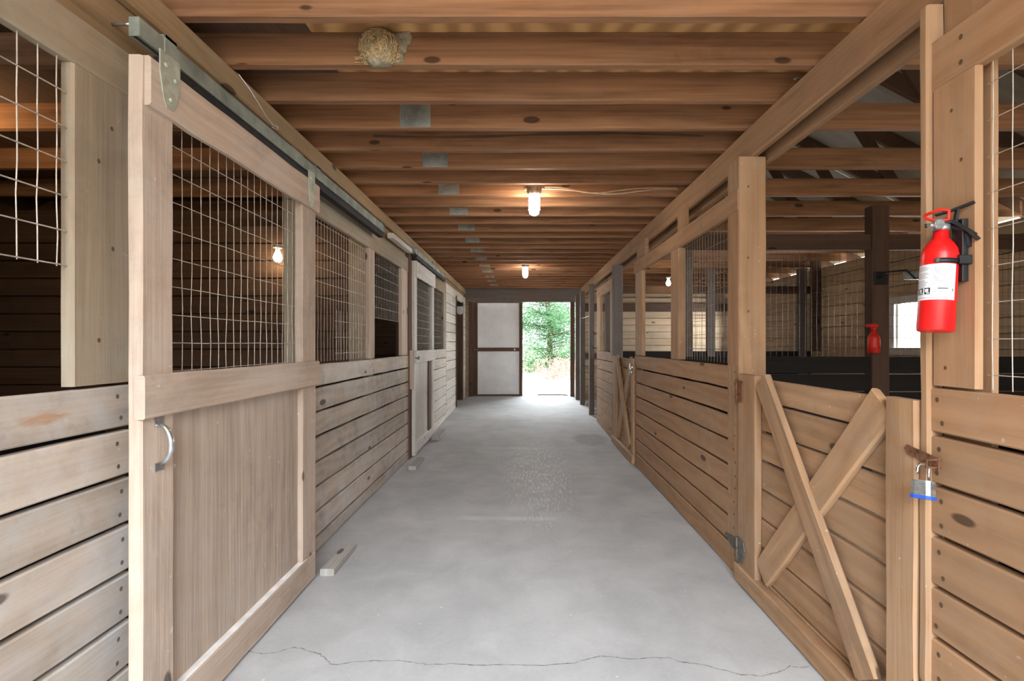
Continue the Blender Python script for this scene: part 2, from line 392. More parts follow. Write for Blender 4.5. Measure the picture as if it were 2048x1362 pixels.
# ================================================================== SETTING
YB, YE = -1.6, 10.9            # near end of the aisle (behind the camera) and the far end wall
mb = MB()
ys = [YB, 0, 1.5, 3, 4.5, 6, 7.6, 9.2, 10.9, 11.15]
for i in range(len(ys) - 1):
    y0, y1 = ys[i], ys[i + 1]
    mb.poly([(-1.40, y0, floor_z(y0)), (1.285, y0, floor_z(y0)), (1.285, y1, floor_z(y1)), (-1.40, y1, floor_z(y1))])
    mb.poly([(1.285, y0, floor_z(y0)), (1.285, y0, -.12), (1.285, y1, -.12), (1.285, y1, floor_z(y1))])
mb.poly([(-1.4, YB, 0), (-1.4, YB, -.12), (1.285, YB, -.12), (1.285, YB, 0)])
floor = tag(mb.build('floor', 'concrete'), 'pale gray worn concrete aisle floor between the stalls', 'floor', kind='structure')
mb = MB()
cr = [(495, 1302), (512, 1306), (530, 1308), (560, 1303), (588, 1295), (612, 1300), (640, 1309), (652, 1318), (660, 1327), (676, 1330), (700, 1325), (750, 1322), (798, 1321), (830, 1326), (860, 1330), (900, 1328), (960, 1331), (1020, 1329),
      (1090, 1331), (1150, 1326), (1200, 1313), (1228, 1315), (1260, 1319), (1300, 1316), (1339, 1316), (1365, 1325), (1398, 1328), (1440, 1339), (1483, 1350), (1525, 1352), (1552, 1346), (1582, 1332), (1600, 1335), (1625, 1334)]
P = [fpt(*p) for p in cr]
pts = []
for (a, b) in zip(P, P[1:]):
    for k in range(4):
        q = k / 4; pts.append((a[0] + (b[0] - a[0]) * q + R.uniform(-.004, .004), a[1] + (b[1] - a[1]) * q + R.uniform(-.003, .003)))
for (a, b) in zip(pts, pts[1:]):
    w = R.uniform(.0010, .0032)
    mb.poly([(a[0], a[1] - w, .0008), (b[0], b[1] - w, .0008), (b[0], b[1] + w, .0008), (a[0], a[1] + w, .0008)])
mb.build('crack', 'crack', floor)
mb = MB(); mb.poly([(-6, -1.6, -.05), (6, -1.6, -.05), (6, 11.1, -.05), (-6, 11.1, -.05)])
tag(mb.build('floor_stalls', 'dirt'), 'dark dirt floor inside the stalls', 'floor', kind='structure')
mb = MB(); N = 24
for i in range(N):
    for j in range(N):
        pass
mb.poly([(-60, 11.1, .085), (60, 11.1, .085), (60, 90, .3), (-60, 90, .3)])
mb.poly([(-60, -60, -.06), (60, -60, -.06), (60, -1.6, -.06), (-60, -1.6, -.06)])
mb.poly([(6, -1.6, -.06), (60, -1.6, -.06), (60, 11.1, .085), (6, 11.1, .085)])
mb.poly([(-60, -1.6, -.06), (-6, -1.6, -.06), (-6, 11.1, .085), (-60, 11.1, .085)])
tag(mb.build('ground', 'ground'), 'pale sunlit sandy ground outside the far door', 'ground', kind='structure')
mb = MB(); mb.poly([(1.285, -1.6, -.03), (4.7, -1.6, -.03), (4.7, 7.8, -.03), (1.285, 7.8, -.03)])
tag(mb.build('floor_right_bounce', 'bouncefloor'), 'pale floor sheet added in the right stalls to bounce light', 'floor', kind='structure')  # added as a reflector to lighten the lower outer wall
# gravel in the open bay on the right
mb = MB()
mb.poly([(1.285, 7.8, -.02), (4.65, 7.8, -.02), (4.65, 10.86, .05), (1.285, 10.86, .05)])
for _ in range(1500):
    x, y = R.uniform(1.25, 2.6) if R.random() < .8 else R.uniform(1.25, 4.5), R.uniform(7.85, 10.8); r = R.uniform(.012, .032); z = .0 + .07 * (y - 7.8) / 3.1 - .02
    a = R.uniform(0, 6); q = [(x + r * math.cos(a + k * PI / 2) * R.uniform(.6, 1.2), y + r * math.sin(a + k * PI / 2) * R.uniform(.6, 1.2), z) for k in range(4)]
    t = (x + R.uniform(-.3, .3) * r, y, z + r * R.uniform(.5, 1)); tn = R.uniform(.6, 1.2)
    for k in range(4): mb.poly([q[k], q[(k + 1) % 4], t], tint=tn)
tag(mb.build('gravel', 'gravel'), 'loose gray gravel beside the free posts at the far right', 'gravel', kind='stuff')

# ---- ceiling: loft deck, joists and trusses
mb = MB()
mb.board(-1.5, 1.45, YB, YE, JZ + JD, JZ + JD + .018, ch=.001, seg=1, jit=0)
deck = tag(mb.build('ceiling', 'deck'), 'pine plywood loft deck above the joists', 'ceiling', kind='structure')
mb = MB(); mb.board(-1.45, -.93, 1.75, 2.5, JZ + JD - .004, JZ + JD, ch=.001, seg=1, jit=0); mb.build('weathered_board', 'brown', deck)
mb = MB(); mb.board(-4.75, -1.5, .2, YE, JZ + JD, JZ + JD + .018, ch=.001, seg=1, jit=0)
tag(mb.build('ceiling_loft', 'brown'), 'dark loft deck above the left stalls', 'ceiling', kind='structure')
ORD = ['', 'first', 'second', 'third', 'fourth', 'fifth', 'sixth', 'seventh', 'eighth', 'ninth', 'tenth', 'eleventh', 'twelfth', 'thirteenth', 'fourteenth', 'fifteenth', 'sixteenth',
       'seventeenth', 'eighteenth', 'nineteenth', 'twentieth', 'twenty-first', 'twenty-second', 'twenty-third', 'twenty-fourth', 'twenty-fifth', 'twenty-sixth', 'twenty-seventh', 'twenty-eighth', 'twenty-ninth', 'thirtieth']
JS = .312
def jy(n): return 1.8026 + JS * (n - 1)
def plate(n, parent, x0=-.70, x1=-.525):
    y = jy(n) - .0015; mb = MB()
    z0, z1 = JZ + .008, JZ + JD - .006
    mb.box(x0, x1, y, y + .0014, z0, z1)
    for i in range(9):
        for j in range(7):
            x = x0 + .012 + i * (x1 - x0 - .024) / 8; z = z0 + .012 + j * (z1 - z0 - .024) / 6
            mb.box(x - .003, x + .003, y - .0025, y, z - .006, z + .006, tint=.7)
    mb.build('connector_plate', 'galv', parent)['label'] = 'gray galvanised nail plate'
def roof_low(x): return 2.60 + .52 * (4.7 - abs(x))
for n in range(1, 30):
    y = jy(n); near = ORD[n]
    if n % 2:
        mb = MB(); mb.board(-1.45, 1.45, y, y + JT, JZ, JZ + JD, ch=.0015, jit=.0015)
        extra = {1: ' cut by the picture top', 3: ' just beyond the nest', 5: ' with dark streak'}.get(n, '')
        o = mb.build('ceiling_joist', 'joist')
        if n == 5:
            sb = MB(); x = -.95
            while x < 1.12:
                q0, q1 = .004 + .005 * abs(math.sin(x * 5.1)), .004 + .005 * abs(math.sin((x + .05) * 5.1)); z0, z1 = JZ + .095 + .012 * math.sin(x * 3), JZ + .095 + .012 * math.sin((x + .05) * 3)
                sb.poly([(x, y - .0016, z0 - q0), (x + .05, y - .0016, z1 - q1), (x + .05, y - .0016, z1 + q1), (x, y - .0016, z0 + q0)]); x += .05
            sb.build('resin_streak', 'brown', o)
        tag(o, ('%s ceiling timber from the near end, reddish joist%s' % (near, extra)), 'joist', 'ceiling joists over the aisle')
    else:
        extra = {2: ', carrying the nest', 4: ', with the largest bare nail plate', 8: ', carrying the near caged lamp'}.get(n, ', with a small nail plate')
        t = thing('roof_truss', (0, y, JZ), '%s ceiling timber from the near end, truss chord%s' % (near, extra), 'truss', 'roof trusses across the barn')
        mb = MB(); mb.board(-4.8, 4.8, y, y + JT, JZ, JZ + JD, ch=.0015, jit=.0012, seg=20); mb.build('bottom_chord', 'joist', t)
        for s in (-1, 1):
            mb = MB(); A = (s * 5.0, y + .02, roof_low(5.0) + .08); B = (0, y + .02, roof_low(0) + .08)
            mb.beam(A, B, Vector((s * .46, 0, .888)) * .14, (0, JT, 0)); mb.build('top_chord', 'brown', t)
            mb = MB(); mb.beam((s * 3.1, y + .02, JZ + .1), (s * 2.35, y + .02, roof_low(2.35) + .05), Vector((.8, 0, s * .5)).normalized() * .09, (0, JT * .9, 0)); mb.build('web', 'brown', t)
            mb = MB(); mb.beam((s * 1.55, y + .02, JZ + .1), (s * 2.3, y + .02, roof_low(2.3) + .05), Vector((.8, 0, -s * .5)).normalized() * .09, (0, JT * .9, 0)); mb.build('web', 'brown', t)
        plate(n, t)
mb = MB()
for s in (-1, 1):
    for y0 in (-1.7, .72, 3.14, 5.56, 7.98, 10.4):
        y1 = min(y0 + 2.41, 11.2)
        mb.beam((s * 5.02, (y0 + y1) / 2, roof_low(5.02) + .17), (s * 0.0, (y0 + y1) / 2, roof_low(0) + .17), (0, y1 - y0, 0), Vector((s * .46, 0, .888)) * .014, ch=.001, seg=1, jit=0)
tag(mb.build('roof', 'roofply'), 'gray plywood roof sheathing above the right stalls', 'roof', kind='structure')

# ---- girders
mb = MB(); mb.board(-1.292, -1.33, YB, YE, 2.4425, JZ - .001, ch=.006, seg=30, jit=.002, tint=1.04)
g = tag(mb.build('beam_left', 'girder'), 'tan header beam under the joists along the left stall fronts', 'beam', kind='structure')
mb = MB(); mb.board(-1.332, -1.37, YB, YE, 2.296, 2.52, ch=.004, seg=24, tint=.93); mb.build('track_board', 'girder', g)
mb = MB(); mb.board(1.283, 1.325, YB, 10.55, 2.37, JZ - .001, ch=.008, seg=30, jit=.003, tint=1.02)
g = tag(mb.build('beam_right', 'girderright'), 'tan double header beam under the joists along the right stall fronts', 'beam', kind='structure')
mb = MB(); mb.board(1.375, 1.415, YB, 10.5, 2.345, JZ - .001, ch=.005, seg=30, tint=.9); mb.build('rear_plank', 'girderright', g)

# ================================================================== LEFT SIDE
s = -1
LR = rows_down(1.192, .1575, 0.0, .1494)
FZ0, FZ1 = 2.135, 2.283
Y1, Y2, Y3, Y4 = 1.60, 3.02, 5.45, 5.58
# near stall front
mb = MB(); planks_side(mb, s, AL, YB, Y1, LR, gap=.015)
w = tag(mb.build('wall_left_front', 'left'), 'gray-tan plank stall front nearest the camera on the left', 'wall', kind='structure')
mb = MB(); mb.board(s * AL, s * (AL + .038), YB, Y1 + .03, FZ0, FZ1, ch=.006, seg=12, jit=.002); mb.build('top_rail', 'leftpost', w)
mb = MB(); mb.board(s * (AL + .002), s * (AL + .042), 1.39, Y1 + .02, 1.194, FZ0, ch=.006, tint=.95)
for z in (2.0, 1.88, 1.62, 1.33): nail(mb, s, AL + .002, 1.50 + R.uniform(-.03, .03), z)
mb.build('corner_board', 'leftpost', w)
mb = MB(); wires_side(mb, s * (AL + .02), YB, 1.392, 1.54, FZ0 + .01, .0535, .1, .0022, .002, 1.545, 1.36 - .0535 * 55); mb.build('wire_mesh', 'wire', w)
mb = MB(); mb.board(s * (AL + .09), s * (AL + .12), YB, Y1, 0, 1.17, ch=.002, seg=1); mb.build('gap_shade_backing', 'kick_backing', w)  # added dark sheet behind the planks, keeps their gaps dark
# the post between the near stall and the sliding door
mb = MB(); mb.board(s * (AL + .005), s * (AL + .055), 2.72, 2.86, -.02, 2.44)
tag(mb.build('post_left_door', 'leftpost'), 'gray post behind the far edge of the near sliding door', 'post', kind='structure')
# middle stall front
mb = MB(); planks_side(mb, s, AL, 2.70, Y3 + .02, LR, gap=.015)
for yy in (4.15,):
    for i in range(len(LR) - 1):
        nail(mb, s, AL, yy, LR[i] - .05); nail(mb, s, AL, yy + .03, LR[i] - .11)
w = tag(mb.build('wall_left_middle', 'left'), 'gray plank stall front with two mesh openings between the left sliding doors', 'wall', kind='structure')
mb = MB(); mb.board(s * AL, s * (AL + .038), 2.70, Y3 + .1, FZ0, FZ1 + .008, ch=.006, seg=14); mb.build('top_rail', 'leftpost', w)
mb = MB(); mb.board(s * (AL + .008), s * (AL + .03), 2.6, 5.3, FZ1 + .008, FZ1 + .03, ch=.008); mb.build('ledge_strip', 'leftpost', w)
mb = MB(); mb.board(s * (AL + .004), s * (AL + .04), 4.085, 4.235, 1.192, FZ0); mb.build('mullion', 'leftdoor', w)
mb = MB(); mb.board(s * (AL + .004), s * (AL + .04), 5.19, Y3, 1.192, FZ0); mb.build('side_stile', 'leftdoor', w)
mb = MB(); wires_side(mb, s * (AL + .042), 2.86, 4.09, 1.20, FZ0, zstart=1.63); wires_side(mb, s * (AL + .038), 3.42, 4.09, 1.195, 1.56, .066, .115, zstart=1.25); mb.build('wire_mesh', 'wire', w)
mb = MB(); wires_side(mb, s * (AL + .042), 4.23, 5.2, 1.55, FZ0, zstart=1.555); mb.build('wire_mesh', 'wire', w)
mb = MB(); mb.board(s * (AL + .09), s * (AL + .12), 2.9, Y3, 0, 1.17, ch=.002, seg=1); mb.build('gap_shade_backing', 'kick_backing', w)
mb = MB(); mb.board(s * (AL + .05), s * (AL + .22), 4.20, 4.34, -.05, 2.50)
tag(mb.build('post_left_partition', 'plysheet'), 'weathered gray post seen through the left mesh opening', 'post', kind='structure')
mb = MB(); mb.board(s * (AL - .015), s * (AL + .14), 5.46, 5.57, -.02, 2.40)
jp = tag(mb.build('post_left_jamb', 'brown'), 'dark brown jamb post before the far left sliding door', 'post', kind='structure')
mb = MB(); mb.board(s * (AL - .045), s * (AL - .015), 5.462, 5.50, .80, 1.24); mb.build('latch_board', 'leftdoor', jp)

# sliding doors --------------------------------------------------------------
def sliding_door(label, y0, y1, a, mat, panelmat, rail_z, handle, wz=(1.2, 2.08), stile=.137, farstile=.15, dark_stile=False):
    t = thing('sliding_stall_door', (s * a, (y0 + y1) / 2, 0), label, 'door', 'sliding stall doors')
    d = .045; z0, z1 = .012, rail_z[5]
    b0 = MB(); b0.board(s * a, s * (a + d), y0, y0 + stile, z0, z1, ch=.006, jit=.002, tint=1.04); b0.build('stile', mat, t)
    b1 = MB(); b1.board(s * a, s * (a + d), y1 - farstile, y1, z0, z1, ch=.006, jit=.002, tint=.97); b1.build('stile', mat, t)
    b = MB(); b.board(s * (a - .02), s * (a + .012), y0 + .012, y1 + .003, rail_z[4], rail_z[5] + .004, ch=.007, jit=.003, seg=12, tint=1.06); b.build('top_rail', mat, t)
    b = MB(); b.board(s * (a - .02), s * (a + .012), y0 - .012, y1 + .002, rail_z[2], rail_z[3], ch=.005, jit=.002, seg=10, tint=.98); b.build('middle_rail', mat, t)
    b = MB(); b.board(s * (a - .004), s * (a + .03), y0 + stile - .05 if not dark_stile else y0, y1 - .02, rail_z[0], rail_z[1], ch=.005, jit=.002, seg=10); b.build('bottom_rail', mat, t)
    b = MB(); b.board(s * (a - .003), s * (a + .027), y0 + stile - .05, y1 - farstile * .75, rail_z[1] + .0005, rail_z[1] + .004, ch=.001, jit=.0015); b.build('dusty_ledge', 'ledge', t)['label'] = 'whitish dusty ledge on the bottom rail'
    b = MB(); b.beam((s * (a + .033), (y0 + y1) / 2, rail_z[0] + .01), (s * (a + .033), (y0 + y1) / 2, rail_z[2] + .02), (0, y1 - y0 - .04, 0), (.014, 0, 0), ch=.001, seg=1, jit=0, tint=.93); b.build('plywood_panel', panelmat, t)
    b = MB(); wires_side(b, s * (a + d + .002), y0 + stile - .03, y1 - farstile + .03, wz[0] - .02, wz[1] + .03, zstart=1.32 - .0974 + .001); b.build('wire_mesh', 'wire', t)
    return t
M['ledge'] = plain('whitish_dusty_ledge', (226, 224, 222), .9, 0, .08, 12, .1)
M['leftply'] = wood('worn_door_plywood', (198, 180, 163), (162, 144, 129), (186, 178, 170), .55, .85, .7, 0, .3, 1.0, .5, .35, .25)
t1 = sliding_door('large tan sliding stall door with wire mesh top and pull handle, nearest on the left', 1.468, 2.708, 1.165, 'leftdoor', 'leftply' if 'leftply' in M else 'leftdoor', (.012, .155, 1.088, 1.222, 2.056, 2.205), True, farstile=.165)
# handle
mb = MB(); hy, a = 1.535, 1.165
pts = []
for k in range(13):
    q = k / 12; z = 1.062 - q * .128
    pts.append((s * (a - .008 - .034 * math.sin(PI * q) ** .6), hy, z))
mb.tube(pts, [.006 + .004 * math.sin(PI * k / 12) for k in range(13)], 8)
hd = mb.build('handle', 'zinc', t1); hd['label'] = 'bright metal pull handle'
for zc in (1.07, .926):
    mb = MB(); mb.board(s * a, s * (a - .005), hy - .019, hy + .019, zc - .013, zc + .013, ch=.003, seg=1, jit=0)
    for q in (-.011, .011): nail(mb, s, a - .0052, hy + q, zc, .004)
    mb.build('mount', 'zinc', hd)
def hanger(parent, y, a, z0, z1, w):
    mb = MB(); X = s * (a - .021)
    o = [(X, y - w / 2, z1), (X, y + w / 2, z1), (X, y + w / 2, z1 - (z1 - z0) * .45), (X, y + w * .3, z0 + .02), (X, y + w * .16, z0), (X, y - w * .16, z0), (X, y - w * .3, z0 + .02), (X, y - w / 2, z1 - (z1 - z0) * .4)]
    mb.prism(o, (s * -.004, 0, 0))
    for (q, zz) in ((-.3, z1 - .04), (.3, z1 - .07), (0, z0 + .03)): mb.lathe([(.0085, 0), (.0085, .003), (.004, .006)], 7, Matrix.Translation((X - s * .004, y + q * w * .8, zz)) @ Matrix.Rotation(-s * PI / 2, 4, 'Y'))
    mb.build('hanger_strap', 'strap', parent)['label'] = 'gray-green steel hanger strap'
hanger(t1, 1.555, 1.165, 2.078, 2.25, .088); hanger(t1, 2.60, 1.165, 2.06, 2.25, .075)
t2 = sliding_door('whitish sliding stall door with narrow mesh window, farther down the left side', 5.585, 6.78, 1.25, 'white_wood', 'white_wood', (.03, .15, 1.09, 1.235, 2.10, 2.285), False, wz=(1.24, 2.1), stile=.11, farstile=.11)
mb = MB(); mb.tube([(s * 1.225, 5.64, 1.15), (s * 1.205, 5.62, 1.155), (s * 1.205, 5.57, 1.15), (s * 1.235, 5.545, 1.15)], .008, 6); mb.lathe([(.022, -.006), (.022, .006)], 10, Matrix.Translation((s * 1.222, 5.65, 1.15)) @ Matrix.Rotation(PI / 2, 4, 'Y'))
mb.build('latch', 'iron', t2)
mb = MB(); mb.board(s * 1.255, s * 1.28, 6.45, 6.60, .15, 1.09); mb.build('inner_batten', 'brown', t2)

# door tracks
def track(label, y0, y1, a, z0, z1, brackets):
    t = thing('door_track', (s * a, y0, z0), label, 'track', 'sliding door tracks')
    mb = MB(); th = .004
    mb.board(s * a, s * (a + th), y0, y1, z0, z1, ch=.001, jit=.0008, seg=20); mb.board(s * a, s * (a + .035), y0, y1, z1 - th, z1, ch=.001, seg=10, jit=0)
    mb.board(s * (a + .032), s * (a + .036), y0, y1, z0, z1, ch=.001, seg=10, jit=0)
    mb.board(s * a, s * (a + .011), y0, y1, z0, z0 + th, ch=.001, seg=10, jit=0); mb.board(s * (a + .026), s * (a + .035), y0, y1, z0, z0 + th, ch=.001, seg=10, jit=0)
    mb.build('channel', 'track', t)
    for y in brackets:
        mb = MB(); mb.board(s * (a - .004), s * (a + .001), y, y + .055, z0 - .004, z1 + .012, ch=.001, jit=0, seg=1); mb.board(s * (a - .004), s * 1.295, y, y + .055, z1 + .002, z1 + .012, ch=.001, jit=0, seg=1)
        mb.board(s * 1.285, s * 1.291, y, y + .055, z1 + .002, z1 + .035, ch=.001, jit=0, seg=1)
        mb.build('bracket', 'track', t)
    mb = MB(); mb.board(s * (a + .001), s * (a + .034), y0 - .003, y0, z0, z1, ch=.001, jit=0, seg=1); mb.build('end_cap', 'track', t)
    mb = MB(); mb.board(s * (a + .006), s * (a + .05), y0 + .10, y1, z0 - .045, z0 - .004, ch=.001, jit=0, seg=4); mb.build('slot_shade', 'slotshade', t)  # dark strip painting in the shade between track and door
    return t
track('gray galvanised sliding door track above the near left door', 1.50, 4.15, 1.195, 2.28, 2.340, (1.60, 2.78, 4.05))
track('shorter pale green-gray door track above the far whitish left door', 5.44, 7.6, 1.215, 2.345, 2.40, (5.45, 6.55, 7.5))
mb = MB(); mb.board(s * 1.24, s * 1.30, 4.62, 5.40, 2.335, 2.385)
tag(mb.build('white_batten', 'white_wood'), 'short whitish batten on the left beam just before the far track', 'batten')
# shiny bolt through the track board
t = thing('eye_bolt', (s * 1.33, 1.557, 2.356), 'shiny bolt sticking out of the left beam beside the near end of the track', 'bolt')
mb = MB(); mb.tube([(s * 1.333, 1.557, 2.356), (s * 1.252, 1.557, 2.356)], .0055, 8); mb.build('shank', 'zinc', t)
mb = MB(); mb.lathe([(.0085, -.007), (.0115, -.004), (.0115, .004), (.0085, .007)], 6, Matrix.Translation((s * 1.263, 1.557, 2.356)) @ Matrix.Rotation(PI / 2, 4, 'Y'), smooth=False); mb.build('nut', 'zinc', t)
# bent wire hook hanging in front of the beam
mb = MB(); y0 = yat(481, 1.28); y1 = yat(541, 1.21)
p0 = Vector((s * 1.285, y0, zat(150, y0))); p1 = Vector((s * 1.19, y1, zat(250, y1)))
pts = [p0 + Vector((-.02, -.01, .015)), p0] + [p0.lerp(p1, q) + Vector((.008 * math.sin(q * 5), 0, -.012 * math.sin(q * PI))) for q in (.25, .5, .75, 1)]
for k in range(1, 7):
    t_ = k / 6 * 1.25 * PI; pts.append(p1 + Vector((.016 * math.sin(t_) * .6, .016 * (math.sin(t_)), -.018 * (1 - math.cos(t_)) * .5)))
mb.tube(pts, .0022, 6)
tag(mb.build('wire_hook', 'zinc'), 'thin bent wire hook hanging from the top edge of the left beam', 'hook')

# far left: mesh opening, plank wall, doorway
Y7, Y8, Y9, YD = 6.74, 8.15, 9.35, 10.38
LR2 = rows_down(1.235, .157, 0.0, .15)
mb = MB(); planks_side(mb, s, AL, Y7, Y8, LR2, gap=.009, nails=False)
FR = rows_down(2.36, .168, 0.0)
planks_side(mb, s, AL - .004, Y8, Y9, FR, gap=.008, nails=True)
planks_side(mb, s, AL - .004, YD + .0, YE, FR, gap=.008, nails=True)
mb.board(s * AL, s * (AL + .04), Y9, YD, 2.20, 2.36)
w = tag(mb.build('wall_left_rear', 'leftfarlit'), 'gray plank wall with a mesh opening and a doorway at the far left', 'wall', kind='structure')
mb = MB(); mb.board(s * AL, s * (AL + .038), 6.78, 8.15, 2.15, 2.31); mb.build('top_rail', 'leftpost', w)
mb = MB(); mb.board(s * AL, s * (AL + .04), 7.92, 8.15, 1.235, 2.15); mb.build('side_stile', 'leftpost', w)
mb = MB(); wires_side(mb, s * (AL + .042), 6.8, 7.95, 1.24, 2.15); mb.build('wire_mesh', 'wire', w)
mb = MB(); mb.board(s * (AL + .09), s * (AL + .12), Y7, Y8, 0, 1.2, ch=.002, seg=1); mb.board(s * (AL + .06), s * (AL + .09), Y8, Y9, 0, 2.4, ch=.002, seg=1); mb.build('gap_shade_backing', 'kick_backing', w)
mb = MB(); mb.board(s * (AL - .02), s * (AL + .03), Y9 - .02, Y9 + .03, -.02, 2.25); mb.build('door_jamb', 'brown', w)
mb = MB(); mb.board(s * (AL - .01), s * (AL + .14), YD - .01, YD + .10, -.02, 2.22)
tag(mb.build('post_left_doorway', 'brown'), 'dark brown post at the far side of the left doorway', 'post', kind='structure')
t = thing('wall_fixture', (s * 1.32, YD - .02, 2.05), 'small white round-bottomed fixture on the brown doorway post at far left', 'fixture')
mb = MB(); n = 10
o = [(s * 1.285, YD - .05, 2.12), (s * 1.41, YD - .05, 2.12), (s * 1.41, YD - .05, 2.0)] + [(s * (1.3475 + .0625 * math.cos(PI * k / n)), YD - .05, 2.0 - .055 * math.sin(PI * k / n)) for k in range(1, n)] + [(s * 1.285, YD - .05, 2.0)]
mb.prism(o, (0, .04, 0)); mb.build('cover', 'whiteplastic', t)
mb = MB(); mb.board(s * 1.29, s * 1.405, YD - .06, YD - .012, 2.12, 2.19, ch=.004, seg=1, jit=0); mb.build('dark_mount', 'black', t)

# wooden floor blocks (door guides)
def floor_block(label, x0, x1, y0, y1, h):
    mb = MB(); z = floor_z((y0 + y1) / 2); mb.beam(((x0 + x1) / 2, y0, z + h / 2), ((x0 + x1) / 2, y1, z + h / 2), (x1 - x0, 0, 0), (0, 0, h), ch=.005, jit=.002)
    tag(mb.build('wooden_floor_block', 'floorblock'), label, 'block', 'wooden door guide blocks on the floor')
floor_block('weathered wooden block on the floor at the far corner of the near sliding door', -1.15, -1.07, 2.725, 3.06, .04)
floor_block('weathered wooden block on the floor in front of the far jamb post', -1.19, -1.11, 5.01, 5.42, .04)
floor_block('wooden block on the floor at the far corner of the whitish door', -1.225, -1.11, 6.45, 7.02, .05)

# left stall interiors
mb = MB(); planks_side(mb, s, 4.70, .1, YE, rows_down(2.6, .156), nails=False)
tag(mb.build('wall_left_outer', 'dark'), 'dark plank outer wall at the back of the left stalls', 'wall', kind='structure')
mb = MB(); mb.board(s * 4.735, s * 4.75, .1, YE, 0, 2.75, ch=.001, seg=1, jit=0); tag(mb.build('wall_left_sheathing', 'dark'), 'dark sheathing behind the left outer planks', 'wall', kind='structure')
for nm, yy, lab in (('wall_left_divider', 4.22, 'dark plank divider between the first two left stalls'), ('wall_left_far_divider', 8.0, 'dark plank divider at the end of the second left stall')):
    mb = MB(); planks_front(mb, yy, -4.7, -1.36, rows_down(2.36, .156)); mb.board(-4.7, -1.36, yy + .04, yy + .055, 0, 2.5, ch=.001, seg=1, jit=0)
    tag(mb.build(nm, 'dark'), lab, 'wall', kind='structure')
mb = MB(); planks_front(mb, .25, -4.7, -1.42, rows_down(2.54, .156)); tag(mb.build('wall_left_light_block', 'dark'), 'unseen plank divider added to keep the near left stall dark', 'wall', kind='structure')  # put in out of view to keep this stall dark

# ================================================================== RIGHT SIDE
s = 1
RR = rows_down(1.195, .150, 0.0, .142)
# near stall front
mb = MB(); planks_side(mb, s, AR, YB, 1.448, RR, gap=.013)
w = tag(mb.build('wall_right_front', 'right'), 'tan plank stall front nearest the camera on the right', 'wall', kind='structure')
mb = MB(); mb.board(s * AR, s * (AR + .038), YB, 1.43, 2.068, 2.215, ch=.006, seg=12, jit=.002)
for z in (2.17, 2.10): nail(mb, s, AR, 1.33, z, .008)
mb.build('top_rail', 'right', w)
mb = MB(); mb.board(s * (AR + .001), s * (AR + .024), 1.287, 1.424, 1.197, 2.068, ch=.004)
for (y, z) in ((1.36, 1.98), (1.33, 1.83), (1.36, 1.56), (1.36, 1.43), (1.38, 1.25)): nail(mb, s, AR + .001, y, z, .006)
mb.build('corner_board', 'right', w)
mb = MB(); mb.board(s * (AR - .012), s * (AR + .04), 1.426, 1.458, 0, 2.328, ch=.006, jit=.003, seg=14); mb.build('stop_strip', 'gate', w)
mb = MB(); wires_side(mb, s * (AR + .03), YB, 1.287, 1.197, 2.07, .0512, .0974, .0015, .002, 1.235, 1.27 - .0512 * 55); mb.build('wire_mesh', 'wire', w)
mb = MB(); mb.board(s * (AR + .09), s * (AR + .12), YB, 1.44, 0, 1.17, ch=.002, seg=1); mb.build('gap_shade_backing', 'kick_backing', w)
mb = MB(); mb.board(s * (AR + .047), s * (AR + .067), 1.29, 1.44, -.05, 2.37)
tag(mb.build('post_right_front', 'right'), 'tan post behind the fire extinguisher board', 'post', kind='structure')
# near post and middle stall front
mb = MB(); mb.board(s * AR, s * (AR + .152), 2.69, 2.845, -.02, 2.368, ch=.006, jit=.002)
for (x, z) in ((.05, 2.2), (.06, 1.95), (.05, 1.8), (.05, 1.5)): 
    X = AR + x; mb.poly([(X + .006 * math.cos(t), 2.6893, z + .008 * math.sin(t)) for t in [2 * PI * k / 7 for k in range(7)]], tint=.35)
tag(mb.build('post_right_gate', 'gate'), 'tan square post carrying the hinges of the near gate', 'post', kind='structure')
mb = MB(); planks_side(mb, s, AR, 2.70, 5.20, RR, gap=.014)
w = tag(mb.build('wall_right_middle', 'right'), 'tan plank stall front with two window openings between the right gates', 'wall', kind='structure')
mb = MB(); mb.board(s * (AR - .006), s * (AR + .034), 2.70, 5.20, 2.07, 2.195, ch=.006, seg=12); mb.build('top_rail', 'right', w)
mb = MB(); mb.board(s * (AR - .002), s * (AR + .03), 2.70, 2.83, 1.195, 2.07); mb.build('stile', 'right', w)
mb = MB(); mb.board(s * (AR + .002), s * (AR + .06), 3.75, 3.94, 1.195, 2.07); mb.build('stile', 'gate', w)
mb = MB(); mb.board(s * (AR + .03), s * (AR + .075), 3.72, 3.86, 2.19, 2.40); mb.build('short_post', 'right', w)
mb = MB(); mb.board(s * (AR + .002), s * (AR + .04), 4.90, 5.18, 1.195, 2.07); mb.build('stile', 'gate', w)
mb = MB(); mb.board(s * (AR + .02), s * (AR + .06), 4.85, 5.19, 2.195, 2.39); mb.build('short_post', 'girderright', w)
mb = MB(); wires_side(mb, s * (AR + .05), 2.83, 3.76, 1.2, 2.09, .0512, .0974, .0013); mb.build('wire_mesh', 'wiretan', w)
mb = MB(); mb.board(s * (AR + .09), s * (AR + .12), 2.86, 5.2, 0, 1.17, ch=.002, seg=1); mb.build('gap_shade_backing', 'kick_backing', w)

